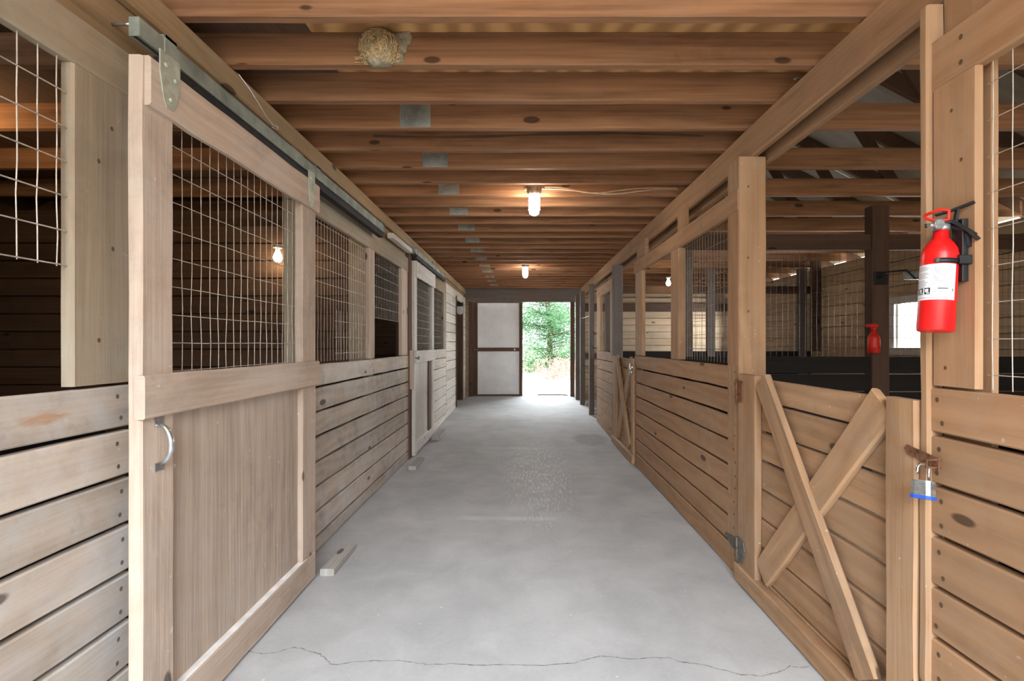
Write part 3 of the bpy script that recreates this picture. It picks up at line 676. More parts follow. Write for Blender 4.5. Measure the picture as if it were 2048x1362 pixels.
# gates
def gate(label, y0, y1, a, top, hinge_far=True):
    t = thing('stall_gate', (s * a, y1, 0), label, 'gate', 'plank stall gates with crossed braces')
    rr = rows_down(top, .150, .03, .125)
    mb = MB()
    for i in range(len(rr) - 1):
        mb.board(s * (a + .038), s * (a + .065), y0 + .01, y1 - .01, rr[i + 1] + .006, rr[i] - .007, ch=.004, jit=.002)
    mb.build('planks', 'gate', t)
    mb = MB(); mb.board(s * a, s * (a + .037), y0, y0 + .122, .03, top + .004, ch=.007, jit=.003); mb.build('stile', 'gate', t)
    mb = MB(); mb.board(s * a, s * (a + .037), y1 - .20, y1, .03, top + .012, ch=.007, jit=.003); mb.build('stile', 'gate', t)
    for (ya, za, yb, zb, off, ww, nm) in ((y1 - .27, top - .01, y0 + .20, .155, -.012, .125, 'brace'), (y0 + .15, top - .02, y1 - .24, .16, .006, .135, 'brace')):
        mb = MB(); A, B = Vector((s * (a + .018 + off), ya, za)), Vector((s * (a + .018 + off), yb, zb)); d = (B - A).normalized()
        mb.beam(A, B, Vector((0, d.z, -d.y)) * ww, (.032, 0, 0), ch=.008, jit=.003); mb.build(nm, 'gate', t)
    mb = MB(); mb.board(s * (a - .016), s * (a + .036), y0 - .01, y1 + .012, .008, .105, ch=.006, jit=.003, seg=12, tint=.96); mb.build('bottom_rail', 'gate', t)
    return t
g1 = gate('large plank gate with crossed braces and open padlock hasp, nearest on the right', 1.462, 2.665, 1.195, 1.142)
# hinges of the near gate
mb = MB(); mb.board(1.188, 1.194, 2.60, 2.66, 1.0, 1.115, ch=.001, seg=1, jit=0); mb.board(1.205, 1.212, 2.675, 2.71, .99, 1.12, ch=.001, seg=1, jit=0); mb.tube([(1.19, 2.667, .99), (1.19, 2.667, 1.12)], .009, 8)
for zz in (1.02, 1.055, 1.09): nail(mb, s, 1.188, 2.63, zz, .006)
mb.build('hinge', 'rust', g1)['label'] = 'rusty upper hinge'
mb = MB(); mb.prism([(1.192, 2.655, .115), (1.192, 2.655, .255), (1.192, 2.59, .245), (1.192, 2.57, .20), (1.192, 2.59, .13)], (-.004, 0, 0)); mb.prism([(1.211, 2.675, .10), (1.211, 2.675, .235), (1.211, 2.74, .215), (1.211, 2.85, .20), (1.211, 2.862, .187), (1.211, 2.845, .175), (1.211, 2.74, .145)], (-.004, 0, 0)); mb.tube([(1.192, 2.664, .105), (1.192, 2.664, .245)], .009, 8)
mb.build('hinge', 'iron', g1)['label'] = 'gray lower strap hinge'
# hasp
hz = zat(905, 1.44)
mb = MB()
mb.prism([(1.193, 1.487, hz + .014), (1.193, 1.495, hz + .002), (1.193, 1.487, hz - .014), (1.193, 1.372, hz - .038), (1.193, 1.372, hz - .002)], (-.004, 0, 0))
mb.tube([(1.20, 1.378, hz - .006), (1.160, 1.378, hz - .008), (1.160, 1.378, hz - .028), (1.20, 1.378, hz - .03)], .004, 6)
mb.build('hasp', 'rust', g1)['label'] = 'rusty strap hasp'
# padlock (hangs open on the hasp staple)
t = thing('padlock', (1.165, 1.375, hz - .09), 'open silver padlock with blue base hanging from the gate hasp', 'padlock')
rot = Matrix.Translation((1.152, 1.380, hz - .088)) @ Matrix.Rotation(.45, 4, 'Z') @ Matrix.Rotation(-.12, 4, 'X') @ Matrix.Rotation(.25, 4, 'Y')
def tr(p): return tuple(rot @ Vector(p))
mb = MB()
sec = [(-.016, -.022), (.016, -.022), (.016, .022), (-.016, .022)]
for k in range(9):
    z0, z1 = -.022 + k * .0048, -.022 + k * .0048 + .0042
    o = [(-.013, -.024), (.013, -.024), (.017, -.014), (.017, .014), (.013, .024), (-.013, .024), (-.017, .014), (-.017, -.014)]
    q = [tr((a_, b_, z0)) for a_, b_ in o]; mb.prism(q, rot.to_3x3() @ Vector((0, 0, z1 - z0)))
mb.build('body', 'lamin', t)
mb = MB(); o = [(-.015, -.026), (.015, -.026), (.019, -.015), (.019, .015), (.015, .026), (-.015, .026), (-.019, .015), (-.019, -.015)]
mb.prism([tr((a_, b_, -.031)) for a_, b_ in o], rot.to_3x3() @ Vector((0, 0, .0095))); mb.build('bumper', 'blue', t)
mb = MB(); pts = [(0, -.014, .018), (0, -.014, .052)] + [(0, -.014 * math.cos(PI * k / 8), .052 + .017 * math.sin(PI * k / 8)) for k in range(1, 8)] + [(0, .014, .052), (0, .014, .038)]
mb.tube([tr(p) for p in pts], .0042, 10); mb.build('shackle', 'chrome', t)

mb = MB(); mb.board(AR, AR + .125, 6.40, 6.53, -.02, 2.37, ch=.006)
tag(mb.build('post_right_far_gate', 'grayboard'), 'dull gray square post at the far gate', 'post', kind='structure')
g2 = gate('narrow-looking plank gate with crossed braces beside the gray post, farther down the right', 5.21, 6.39, 1.20, 1.15)
mb = MB(); mb.lathe([(.028, -.008), (.034, 0), (.028, .008)], 10, Matrix.Translation((1.185, 5.23, 1.06)) @ Matrix.Rotation(PI / 2, 4, 'Y')); mb.tube([(1.18, 5.24, 1.06), (1.16, 5.2, 1.04), (1.18, 5.16, 1.0)], .009, 6); mb.tube([(1.17, 5.2, 1.1), (1.16, 5.19, 1.0), (1.17, 5.22, .97)], .007, 6)
mb.build('latch_chain', 'zinc', g2)
# rear stall front
mb = MB(); planks_side(mb, s, AR, 6.46, 7.85, rows_down(1.205, .150, 0.0, .14), gap=.009, nails=False)
w = tag(mb.build('wall_right_rear', 'right'), 'plank stall front with one opening beyond the far right gate', 'wall', kind='structure')
mb = MB(); mb.board(AR - .004, AR + .034, 6.5, 7.86, 2.06, 2.21); mb.build('top_rail', 'right', w)
mb = MB(); mb.board(AR, AR + .036, 6.53, 6.66, 1.205, 2.06); mb.build('stile', 'gate', w)
mb = MB(); mb.board(AR, AR + .036, 7.5, 7.85, 1.205, 2.06); mb.build('stile', 'gate', w)
mb = MB(); wires_side(mb, AR + .04, 6.66, 7.5, 1.2, 2.07); mb.build('wire_mesh', 'wiredark', w)
mb = MB(); mb.board(AR + .09, AR + .12, 6.5, 7.8, 0, 1.17, ch=.002, seg=1); mb.build('gap_shade_backing', 'kick_backing', w)
# free posts of the open bay
for i, (y, x0, x1, lab) in enumerate(((8.45, 1.18, 1.265, 'slim gray post beside the end of the right stall front'), (9.65, 1.165, 1.26, 'second slim gray post along the open bay'), (10.35, 1.15, 1.245, 'slim post nearest the far door jamb on the right'))):
    mb = MB(); mb.board(x0, x1, y, y + .10, -.05, 2.372)
    tag(mb.build('post_right_bay', 'grayboard'), lab, 'post', kind='structure')
t = thing('bridle_bracket', (AR, 7.88, 1.35), 'small black double-hook bracket on the end of the far right stall front', 'bracket')
mb = MB(); mb.board(AR + .0, AR + .04, 7.853, 7.866, 1.2, 1.56, ch=.002, seg=1, jit=0); mb.build('back_plate', 'black', t)
mb = MB(); mb.tube([(AR + .02, 7.86, 1.5), (AR - .03, 7.9, 1.47), (AR - .05, 7.92, 1.51)], .008, 6); mb.build('hook', 'black', t)
mb = MB(); mb.tube([(AR + .02, 7.86, 1.26), (AR - .04, 7.9, 1.24), (AR - .06, 7.92, 1.27)], .008, 6); mb.build('hook', 'black', t)
mb = MB(); mb.tube([(1.19, 9.64, 1.83), (1.2, 9.4, 1.82), (1.21, 8.9, 1.825), (1.2, 8.56, 1.81), (1.2, 8.55, 1.80)], .004, 5)
tag(mb.build('wire_tie', 'wire'), 'thin wire strung between the two slim gray posts', 'wire')

# right stall interior
WY0, WY1, WZ0, WZ1 = 4.95, 6.05, 1.24, 1.84
BY0, BY1 = 9.75, 10.55
mb = MB(); planks_side(mb, 1, 4.70, YB, YE, rows_down(2.51, .156), nails=False, gap=.009, holes=((WY0, WY1, WZ0, WZ1), (BY0, BY1, WZ0, WZ1)))
tag(mb.build('wall_right_outer', 'tan'), 'tan plank outer wall at the back of the right stalls', 'wall', kind='structure')
mb = MB(); z1 = WZ1 + .02
for (q0, q1, c0, c1) in ((YB, WY0, 0, 2.51), (WY1, BY0, 0, 2.51), (BY1, YE, 0, 2.51), (WY0, WY1, 0, WZ0), (WY0, WY1, WZ1, 2.51), (BY0, BY1, 0, WZ0), (BY0, BY1, WZ1, 2.51)):
    mb.board(4.737, 4.75, q0, q1, c0, c1, ch=.0005, seg=1, jit=0)
tag(mb.build('wall_right_sheathing', 'tan'), 'sheathing outside the right outer planks', 'wall', kind='structure')
def window(nm, y0, y1, z0, z1, lab):
    t = thing(nm, (4.7, (y0 + y1) / 2, z0), lab, 'window', kind='structure')
    mb = MB(); X0, X1 = 4.66, 4.74
    mb.board(X0, X1, y0 - .06, y0 + .03, z0 - .05, z1 + .06); mb.board(X0, X1, y1 - .03, y1 + .06, z0 - .05, z1 + .06); mb.board(X0, X1, y0, y1, z1 - .03, z1 + .06); mb.board(X0 - .03, X1, y0 - .08, y1 + .08, z0 - .06, z0 + .03)
    mb.build('window_frame', 'white_wood', t)
    mb = MB(); mb.board(X0 + .03, X0 + .06, (y0 + y1) / 2 - .02, (y0 + y1) / 2 + .02, z0, z1); mb.board(X0 + .03, X0 + .06, y0 + .03, y0 + .06, z0, z1); mb.board(X0 + .03, X0 + .06, y1 - .06, y1 - .03, z0, z1); mb.build('sash', 'whiteplastic', t)
    mb = MB(); mb.box(X0 + .042, X0 + .046, y0, y1, z0, z1); mb.build('pane', GL, t)
k = NT('clear_window_glass'); tr_ = k.N('ShaderNodeBsdfTransparent'); gl_ = k.N('ShaderNodeBsdfGlossy'); gl_.inputs['Roughness'].default_value = .05; mx_ = k.N('ShaderNodeMixShader'); mx_.inputs[0].default_value = .07
k.L(tr_.outputs[0], mx_.inputs[1]); k.L(gl_.outputs[0], mx_.inputs[2]); k.L(mx_.outputs[0], k.n['Material Output'].inputs[0]); GL = k.m
window('window_1', WY0, WY1, WZ0, WZ1, 'bright white-framed window seen past the fire extinguisher')
window('bay_fill_window', BY0, BY1, WZ0, WZ1, 'added window, out of sight, that lets daylight into the open bay')  # added unseen opening that brightens the bay
# partition between the two right stalls
t = thing('wall_right_partition', (3, 4.2, 0), 'dark stall partition with wire mesh between the two right stalls', 'wall', kind='structure')
mb = MB(); planks_front(mb, 4.2, 1.37, 4.7, rows_down(1.21, .155)); mb.build('low_planks', 'kick_backing', t)
mb = MB(); mb.board(1.37, 4.7, 4.19, 4.23, 2.14, 2.275, ch=.004); mb.build('top_rail', 'frame', t)
mb = MB(); mb.board(3.04, 3.19, 4.17, 4.27, 0, 2.52, ch=.004); mb.build('middle_post', 'frame', t)
mb = MB(); mb.board(1.38, 1.50, 4.22, 4.32, 0, 2.36, ch=.004); mb.build('front_post', 'grayboard', t)
mb = MB(); wires_front(mb, 4.235, 1.5, 3.04, 1.21, 2.15); wires_front(mb, 4.235, 3.19, 4.66, 1.21, 2.15); mb.build('wire_mesh', 'wiredark', t)
t = thing('wall_right_far_partition', (3, 7.8, 0), 'low dark partition with tall frame beyond the second right stall', 'wall', kind='structure')
mb = MB(); planks_front(mb, 7.8, 1.27, 4.7, rows_down(1.20, .155)); mb.build('low_planks', 'kick_backing', t)
mb = MB(); mb.board(1.27, 4.7, 7.79, 7.83, 2.13, 2.25, ch=.004); mb.build('top_rail', 'frame', t)
for (x0, x1, y) in ((4.48, 4.60, 7.76), (3.0, 3.12, 7.76), (1.36, 1.5, 7.82)):
    mb = MB(); mb.board(x0, x1, y, y + .1, 0, 2.54, ch=.004); mb.build('frame_post', 'grayboard', t)
mb = MB(); mb.board(4.56, 4.70, 7.55, 7.62, 1.2, 2.66); mb.build('frame_post', 'dark', t)
mb = MB(); mb.board(3.4, 4.7, 7.56, 7.62, 2.53, 2.545); mb.build('frame_head', 'dark', t)
# black bracket and arm on the middle post
t = thing('saddle_rack', (3.1, 4.165, 1.8), 'black wall bracket with hooked arm on the dark post inside the right stall', 'bracket')
mb = MB(); zc = zat(556, 4.15); mb.board(3.05, 3.16, 4.15, 4.17, zc - .055, zc + .055, ch=.002, seg=1, jit=0); mb.build('back_plate', 'black', t)
mb = MB(); mb.tube([(3.08, 4.15, zc + .0), (3.10, 4.08, zc + .04), (3.2, 4.0, zc + .045), (3.24, 3.96, zc - .03), (3.28, 3.94, zc - .02), (3.28, 3.94, zc + .05)], .009, 7); mb.build('hook', 'blackpaint', t)
mb = MB(); mb.board(3.26, 3.95, 4.10, 4.115, zc - .02, zc + .045, ch=.002, seg=1, jit=0); mb.build('arm', 'galv', t)
# red spray bottle on the partition
bx, bz = 3.015, zat(706, 4.13)
t = thing('spray_bottle', (bx, 4.12, bz), 'dark red spray bottle hung on the stall mesh beside the dark post', 'bottle')
mb = MB(); mt = Matrix.Translation((bx, 4.12, bz))
mb.lathe([(.0, 0), (.04, .0), (.046, .008), (.046, .12), (.043, .14), (.03, .165), (.018, .185), (.015, .2)], 20, mt); mb.build('bottle_body', 'bottlered', t)
mb = MB(); mb.lathe([(.02, .19), (.02, .215), (.014, .225)], 16, mt); mb.board(bx - .055, bx + .03, 4.107, 4.133, bz + .22, bz + .25, ch=.006, seg=3, jit=0); mb.board(bx - .07, bx - .055, 4.112, 4.128, bz + .228, bz + .244, ch=.003, seg=1, jit=0); mb.build('spray_head', 'bottlered', t)
mb = MB(); mb.tube([(bx - .035, 4.12, bz + .222), (bx - .05, 4.12, bz + .2), (bx - .06, 4.12, bz + .175)], .005, 6); mb.build('trigger', 'black', t)
mb = MB(); mb.lathe([(.0465, .05), (.0465, .105)], 12, mt, a0=PI * 1.1, a1=PI * 1.9); mb.build('label', 'bottlered', t)

mb = MB(); planks_front(mb, -1.2, 1.42, 4.7, rows_down(1.2, .156)); mb.board(1.42, 4.7, -1.2, -1.16, 2.14, 2.7)
tag(mb.build('wall_right_light_screen', 'dark'), 'unseen plank screen shaped to pass daylight into the right stall', 'wall', kind='structure')  # unseen; its open band is shaped to let daylight through
mb = MB(); planks_front(mb, -1.25, -5.2, 5.0, rows_down(5.2, .2, 2.70), gap=.004); tag(mb.build('wall_near_light_block', 'dark'), 'unseen plank gable added to block daylight from the trusses', 'wall', kind='structure')  # added out of view to keep daylight off the trusses

# ================================================================== FAR END
t = thing('wall_end', (0, YE, 0), 'dark timber end wall framing the far doorway', 'wall', kind='structure')
mb = MB(); mb.board(-1.42, 1.42, YE, YE + .06, 2.262, 2.70, ch=.004); mb.build('header', 'grayboard', t)
mb = MB(); mb.board(-1.225, -1.135, YE, YE + .10, -.02, 2.27); mb.build('door_jamb', 'brown', t)
mb = MB(); mb.board(1.09, 1.185, YE, YE + .10, -.02, 2.27); mb.build('door_jamb', 'brown', t)
mb = MB(); planks_front(mb, YE + .02, 1.2, 4.74, rows_down(2.36, .155), gap=.012); mb.build('planks', 'tan', t)
mb = MB(); mb.board(1.2, 4.7, YE - .02, YE + .02, 2.05, 2.23); mb.board(1.2, 4.7, YE - .02, YE + .02, .98, 1.1); mb.build('dark_band', 'brown', t)  # two dark bands across the end wall planks
mb = MB(); mb.board(1.2, 4.74, YE + .06, YE + .075, 0, 2.5, ch=.0005, seg=1, jit=0); mb.board(-4.74, -1.2, YE + .06, YE + .075, 0, 2.6, ch=.0005, seg=1, jit=0); mb.build('sheathing', 'tan', t)
mb = MB()
mb.poly([(-5.3, YE + .07, 2.4), (5.3, YE + .07, 2.4), (5.3, YE + .07, 2.5), (0, YE + .07, 5.3), (-5.3, YE + .07, 2.5)]); mb.build('gable', 'brown', t)
# sliding barn door half across the opening
t = thing('barn_door', (-.57, 11.03, .14), 'large pale two-panel sliding barn door covering the left half of the far doorway', 'door')
y = 11.005; zb, zt = .118, 2.29
for nm, x0, x1, z0, z1 in (('stile', -1.145, -1.03, zb, zt), ('stile', -.075, .0, zb, zt)):
    mb = MB(); mb.board(x0, x1, y, y + .03, z0, z1); mb.build(nm, 'brown', t)
mb = MB(); mb.board(-1.03, -.075, y - .004, y + .026, 1.14, 1.225); mb.build('middle_rail', 'brown', t)['label'] = 'brown middle rail'
zt_ = zt
mb = MB(); mb.board(-1.03, -.075, y, y + .03, zt - .04, zt); mb.build('top_rail', 'brown', t)
mb = MB(); mb.board(-1.03, -.075, y, y + .03, zb, zb + .035); mb.build('bottom_rail', 'brown', t)
for z0, z1 in ((1.2, zt - .02), (zb + .02, 1.16)):
    mb = MB(); mb.board(-1.04, -.065, y + .018, y + .026, z0, z1, ch=.0005, seg=1, jit=0); mb.build('sheet_panel', 'doorpanel', t)
mb = MB(); mb.tube([(-1.16, y - .02, 1.19), (-1.0, y - .015, 1.17)], .012, 6); mb.tube([(-1.11, y - .02, 1.22), (-1.11, y - .02, 1.12)], .012, 6); mb.build('latch', 'iron', t)
mb = MB(); mb.box(-.20, -.165, y - .008, y - .004, 1.165, 1.20); mb.build('strike_plate', 'whiteplastic', t)
mb = MB(); mb.tube([(.36, 11.13, .122), (.36, 11.1, .135), (.62, 11.1, .135), (.95, 11.1, .135), (1.05, 11.1, .125)], .012, 6); tag(mb.build('door_stop_rail', 'iron'), 'thin dark guide rail on the ground at the far doorway', 'rail')

# ================================================================== LAMPS
def caged_light(label, loc, cable=False):
    t = thing('caged_light', loc, label, 'lamp', 'caged ceiling lamps of the aisle')
    mb = MB(); mb.lathe([(.0, .085), (.045, .085), (.055, .07), (.056, .015), (.05, .0), (.046, -.006), (0, -.006)], 32, ripple=.03, nr=16); mb.tube([(-.085, 0, .045), (-.05, 0, .045)], .016, 8); mb.tube([(.05, 0, .05), (.085, 0, .05)], .014, 8)
    mb.build('housing', 'dust', t, True)['label'] = 'dusty ribbed housing'
    mb = MB(); mb.lathe([(.042, -.006), (.043, -.09), (.041, -.13), (.033, -.152), (.018, -.164), (0, -.168)], 20); mb.build('glass_jar', 'lampglass', t, True)
    mb = MB()
    for k in range(4):
        a_ = PI / 4 * k + .4
        c, d = math.cos(a_), math.sin(a_)
        pts = [(c * .049, d * .049, -.004), (c * .05, d * .05, -.12), (c * .042, d * .042, -.155), (c * .02, d * .02, -.176), (0, 0, -.18), (-c * .02, -d * .02, -.176), (-c * .042, -d * .042, -.155), (-c * .05, -d * .05, -.12), (-c * .049, -d * .049, -.004)]
        mb.tube(pts, .0028, 5)
    for z in (-.05, -.125): mb.tube([(.05 * math.cos(q), .05 * math.sin(q), z) for q in [2 * PI * k / 20 for k in range(21)]], .0025, 5)
    mb.build('wire_cage', 'zinc', t, True)
    return t
c1 = caged_light('glowing caged jar lamp with dusty ribbed base, nearer of the two on the aisle ceiling', (.096, jy(8) - .055, JZ - .005))
c2 = copy_tree(c1); c2.location = (.045, jy(20) - .055, JZ - .005); c2['label'] = 'smaller-looking glowing caged jar lamp deep down the aisle ceiling'
# cables from the near lamp to the right beam
t = thing('lamp_cables', (.2, 3.97, 2.6), 'two tan cables running along a joist from the near lamp to the right beam', 'cable')
for k, off in ((0, 0.0), (1, .012)):
    mb = MB(); pts = []
    for i in range(25):
        q = i / 24; x = .17 + q * 1.12
        pts.append((x, 3.972, 2.602 + off - .05 * math.sin(min(1, q * 2.2) * PI * .5) * (1 - q * .75) + .014 * math.sin(q * 9 + k * 1.3 * math.sin(q * 3)) ))
    mb.tube(pts, .006, 6); mb.build('cable', 'cable', t)
def bulb(label, loc, back):
    t = thing('bulb_lamp', loc, label, 'lamp', 'bare bulbs inside the stalls')
    mb = MB(); mb.lathe([(0, .07), (.035, .07), (.035, .05), (.018, .045), (.018, .03)], 14); mb.build('socket', 'whiteplastic', t, True)
    mb = MB(); mb.lathe([(.014, .032), (.02, .015), (.034, -.015), (.036, -.035), (.028, -.058), (.012, -.068), (0, -.07)], 16); mb.build('glass_bulb', 'bulb', t, True)
    return t
b1 = bulb('lit bulb glowing behind the mesh of the near left sliding door', (-2.08, 4.08, 2.08), None)
b2 = bulb('lit bulb glowing in the second stall on the right, beyond the window stile', (2.28, 7.5, 2.29), None)

# ================================================================== SMALL THINGS ON THE CEILING
ny = jy(2)
t = thing('bird_nest', (-.645, ny, JZ + .02), 'straw and mud bird nest stuck on the second ceiling timber', 'nest')
mb = MB()
cx, cz = -.628, JZ + .062
prof = [(.0, .085), (.03, .082), (.058, .064), (.075, .038), (.081, .0)]
rotm = Matrix.Translation((cx, ny, cz)) @ Matrix.Scale(1.06, 4, (1, 0, 0)) @ Matrix.Rotation(PI / 2, 4, 'X') @ Matrix.Scale(.82, 4, (0, 0, 1))
mb.lathe(prof[::-1], 24, rotm, ripple=.04, nr=7)
mb.build('mud_cup', 'mud', t)
mb = MB()
for _ in range(620):
    th = R.uniform(0, 2 * PI); ph = R.uniform(.05, PI / 2)
    d = Vector((math.cos(th) * math.sin(ph), -math.cos(ph) * .86, math.sin(th) * math.sin(ph)))
    p = Vector((cx, ny, cz)) + Vector((d.x * .086, d.y * .085, d.z * .083))
    tang = Vector((-d.z, R.uniform(-.3, .3), d.x)).normalized() * R.uniform(.006, .019); tang += Vector((R.uniform(-.007, .007), R.uniform(-.006, .002), R.uniform(-.007, .007)))
    if p.z < JZ + .002: p.z = JZ + R.uniform(.002, .02)
    mb.tube([p - tang, p + d * .003, p + tang], R.uniform(.0009, .002), 4, cap=False, tint=R.uniform(.6, 1.2))
for _ in range(60):
    p = Vector((cx + R.uniform(-.09, .09), ny - R.uniform(.005, .05), JZ + R.uniform(.0, .015))); q = p + Vector((R.uniform(-.035, .035), R.uniform(-.012, .01), R.uniform(-.004, .018)))
    mb.tube([p, q], .0014, 4, cap=False)
mb.build('straw', 'straw', t)
mb = MB(); o = []
for (px, pz) in ((-.545, .150), (-.497, .155), (-.485, .13), (-.49, .10), (-.505, .085), (-.51, .06), (-.525, .045), (-.52, .012), (-.56, .004), (-.60, .004), (-.60, .12)):
    o.append((px, ny - .006, JZ + pz * .92))
mb.prism(o, (0, .0058, 0)); mb.build('mud_smear', 'mud', t)
# galvanised stub of the nail plate beside the nest belongs to the truss; small nail hooks on the right beam
mb = MB(); yv = yat(1600, 1.283); zv = zat(160, yv)
mb.tube([(1.285, yv, zv + .01), (1.262, yv, zv + .008), (1.25, yv - .01, zv), (1.252, yv - .02, zv - .008)], .004, 6)
tag(mb.build('bent_nail', 'zinc'), 'shiny bent nail in the top of the right beam', 'nail')

# ================================================================== FIRE EXTINGUISHER
ex, ey, ez = 1.148, 1.335, 1.352
EM = Matrix.Translation((ex, ey, ez)) @ Matrix.Rotation(math.radians(5.0), 4, 'Y') @ Matrix.Rotation(math.radians(-2.0), 4, 'X')
t = thing('fire_extinguisher', (ex, ey, ez), 'red fire extinguisher with white label strapped to the right corner board', 'fire extinguisher')
ang = math.atan2(-ey, -ex)                      # towards the aisle and the near end
r = .0415
mb = MB(); mb.lathe([(0, .003), (.030, .0), (r - .003, .001), (r, .005), (r, .215), (r - .003, .232), (r - .011, .247), (.022, .258), (.0175, .262), (.0175, .283), (0, .283)], 40, EM); mb.build('cylinder', 'extred', t)
mb = MB(); LA0, LA1 = ang - 1.75, ang + .98
mb.lathe([(r + .0006, .085), (r + .0006, .184)], 40, EM, a0=LA0, a1=LA1); lb = mb.build('label', 'paper', t); lb['label'] = 'white instruction label'
# print on the label: lines of small text, three pictograms, red marks
mb = MB()
def patch(a0, a1, z0, z1, mi, rr=r + .0011):
    mb.lathe([(rr, z0), (rr, z1)], max(1, int(abs(a1 - a0) / .08)), EM, mi=mi, a0=a0, a1=a1)
mid = ang - .30
for k in range(15):
    z = .176 - k * .0042
    if k in (3, 8): continue
    patch(LA0 + .42, mid - .14 - R.uniform(0, .3), z, z + .0011, 0)
for k in range(16):
    z = .172 - k * .0044
    if k in (11, 12, 13): continue
    patch(mid + .05, LA1 - .12 - R.uniform(0, .25), z, z + .0010, 0)
patch(mid + .3, LA1 - .45, .1145, .117, 1)
for k in range(3):
    a0 = LA0 + .18 + k * .43; a1 = a0 + .33
    patch(a0, a1, .1005, .1185, 1); patch(a0 + .05 + .05 * (k % 2), a1 - .09, .1065, .1155, 2, r + .0015); patch(a0 + .12, a1 - .03, .1025, .105, 2, r + .0015)
for z in (.164, .152, .138, .126): patch(LA0 + .22, LA0 + .33, z - .004, z + .004, 3)
patch(LA0 + .05, LA1 - .08, .0905, .0915, 0)
patch(LA1 - .22, LA1 - .12, .108, .116, 0)
mb.build('print', ['ink', 'inkdark', 'paper', 'inkred'], lb)
mb = MB(); mb.lathe([(.018, .283), (.021, .286), (.021, .30), (.014, .304), (.014, .318), (0, .32)], 20, EM); mb.tube([EM @ Vector((-.02, -.012, .295)), EM @ Vector((-.052, -.02, .29))], [.007, .006], 8)
mb.lathe([(.013, -.004), (.016, 0), (.013, .006)], 14, EM @ Matrix.Translation((-.022, -.016, .297)) @ Matrix.Rotation(PI / 2, 4, 'X')); mb.build('valve', 'valve', t)
def ebeam(mb, a, b, w, h):
    a, b = EM @ Vector(a), EM @ Vector(b); d = (b - a).normalized(); sd = d.cross(Vector((0, 0, 1))).normalized(); up = sd.cross(d)
    mb.beam(a, b, sd * w, up * h, ch=.002, seg=3, jit=0)
mb = MB(); ebeam(mb, (-.028, .022, .302), (.02, -.03, .306), .02, .008); ebeam(mb, (.012, -.024, .306), (.038, -.062, .262), .02, .009); ebeam(mb, (.03, -.054, .272), (.042, -.068, .248), .018, .009); mb.build('carry_handle', 'black', t)
mb = MB(); ebeam(mb, (-.012, .008, .33), (.012, -.022, .338), .018, .006); ebeam(mb, (.012, -.022, .338), (.034, -.06, .35), .017, .006); ebeam(mb, (.016, -.03, .338), (.014, -.028, .306), .012, .008); mb.build('squeeze_lever', 'black', t)
mb = MB(); e = [(-.032, .02, .332), (-.014, -.008, .342), (.0, -.022, .336), (.002, -.02, .312), (-.012, -.006, .308), (-.03, .016, .322), (-.032, .02, .332)]
mb.tube([EM @ Vector(p) for p in e], .0042, 8); mb.build('pull_pin', 'pinred', t)
mb = MB(); mb.tube([EM @ Vector(p) for p in ((.015, -.012, .295), (.03, -.03, .285), (.042, -.036, .262), (.048, -.034, .235))], [.008, .009, .0095, .011], 10); mb.build('nozzle', 'blackpaint', t)
t = thing('extinguisher_bracket', (AR, ey, 1.5), 'black strap bracket holding the fire extinguisher on the corner board', 'bracket')
mb = MB(); mb.lathe([(r + .0014, .186), (r + .0034, .186), (r + .0034, .199), (r + .0014, .199)], 30, EM, a0=ang - .12, a1=ang + 2.9); mb.build('strap', 'black', t)
mb = MB(); mb.board(1.197, 1.214, 1.305, 1.34, 1.49, 1.66, ch=.002, seg=1, jit=0); mb.board(1.18, 1.214, 1.295, 1.32, 1.535, 1.56, ch=.002, seg=1, jit=0); mb.build('back_plate', 'black', t)
mb = MB(); mb.lathe([(.007, 0), (.007, .006), (.003, .009)], 8, EM @ Matrix.Translation((r * math.cos(ang - .1), r * math.sin(ang - .1), .1925)) @ Matrix.Rotation(ang - .1, 4, 'Z') @ Matrix.Rotation(PI / 2, 4, 'Y')); mb.build('buckle', 'iron', t)

# ================================================================== OUTSIDE
def evergreen(label, bx, by, h, rad, n, seed):
    rr = random.Random(seed); t = thing('evergreen_tree', (bx, by, .1), label, 'tree')
    mb = MB(); mb.tube([(bx + .02 * h * math.sin(k), by, .1 + h * k / 8) for k in range(9)], [.13 * (1 - k / 9) + .015 for k in range(9)], 7); 
    br = []
    for k in range(110):
        z = .25 + (h - .5) * rr.random() ** 1.15; a_ = rr.uniform(0, 6.28); l = rad * (1 - .75 * z / h) * rr.uniform(.6, 1.05)
        A = Vector((bx, by, z)); B = A + Vector((math.cos(a_) * l, math.sin(a_) * l, rr.uniform(-.25, .25) * l)); br.append((A, B))
        mb.tube([A, A.lerp(B, .5) + Vector((0, 0, .08 * l)), B], [.028, .016, .006], 4, cap=False)
    mb.build('trunk', 'bark', t)
    mb = MB()
    for k in range(n):
        A, B = rr.choice(br); q = rr.uniform(.05, 1.05); c = A.lerp(B, q) + Vector((rr.gauss(0, .22), rr.gauss(0, .22), rr.gauss(0, .16)))
        d = Vector((rr.uniform(-1, 1), rr.uniform(-1, 1), rr.uniform(-.6, .6))).normalized() * rr.uniform(.08, .17); w_ = Vector((rr.uniform(-1, 1), rr.uniform(-1, 1), rr.uniform(-1, 1))).normalized() * .034
        tn = rr.uniform(.7, 1.2)
        mb.poly([c - w_, c + d * .5 - w_ * .4, c + d, c + d * .5 + w_ * .9], tint=tn)
    mb.build('foliage', 'needle', t)
evergreen('large evergreen tree filling the far doorway', 1.1, 21.5, 8, 3.2, 46000, 5)
evergreen('blue-green evergreen partly hidden by the right jamb of the far doorway', 4.6, 27.0, 9.0, 3.4, 26000, 8)
t = thing('bare_shrub', (1.3, 16.0, .12), 'bare pinkish shrub under the evergreen outside the far doorway', 'shrub'); rr = random.Random(3); mb = MB(); lf = MB()
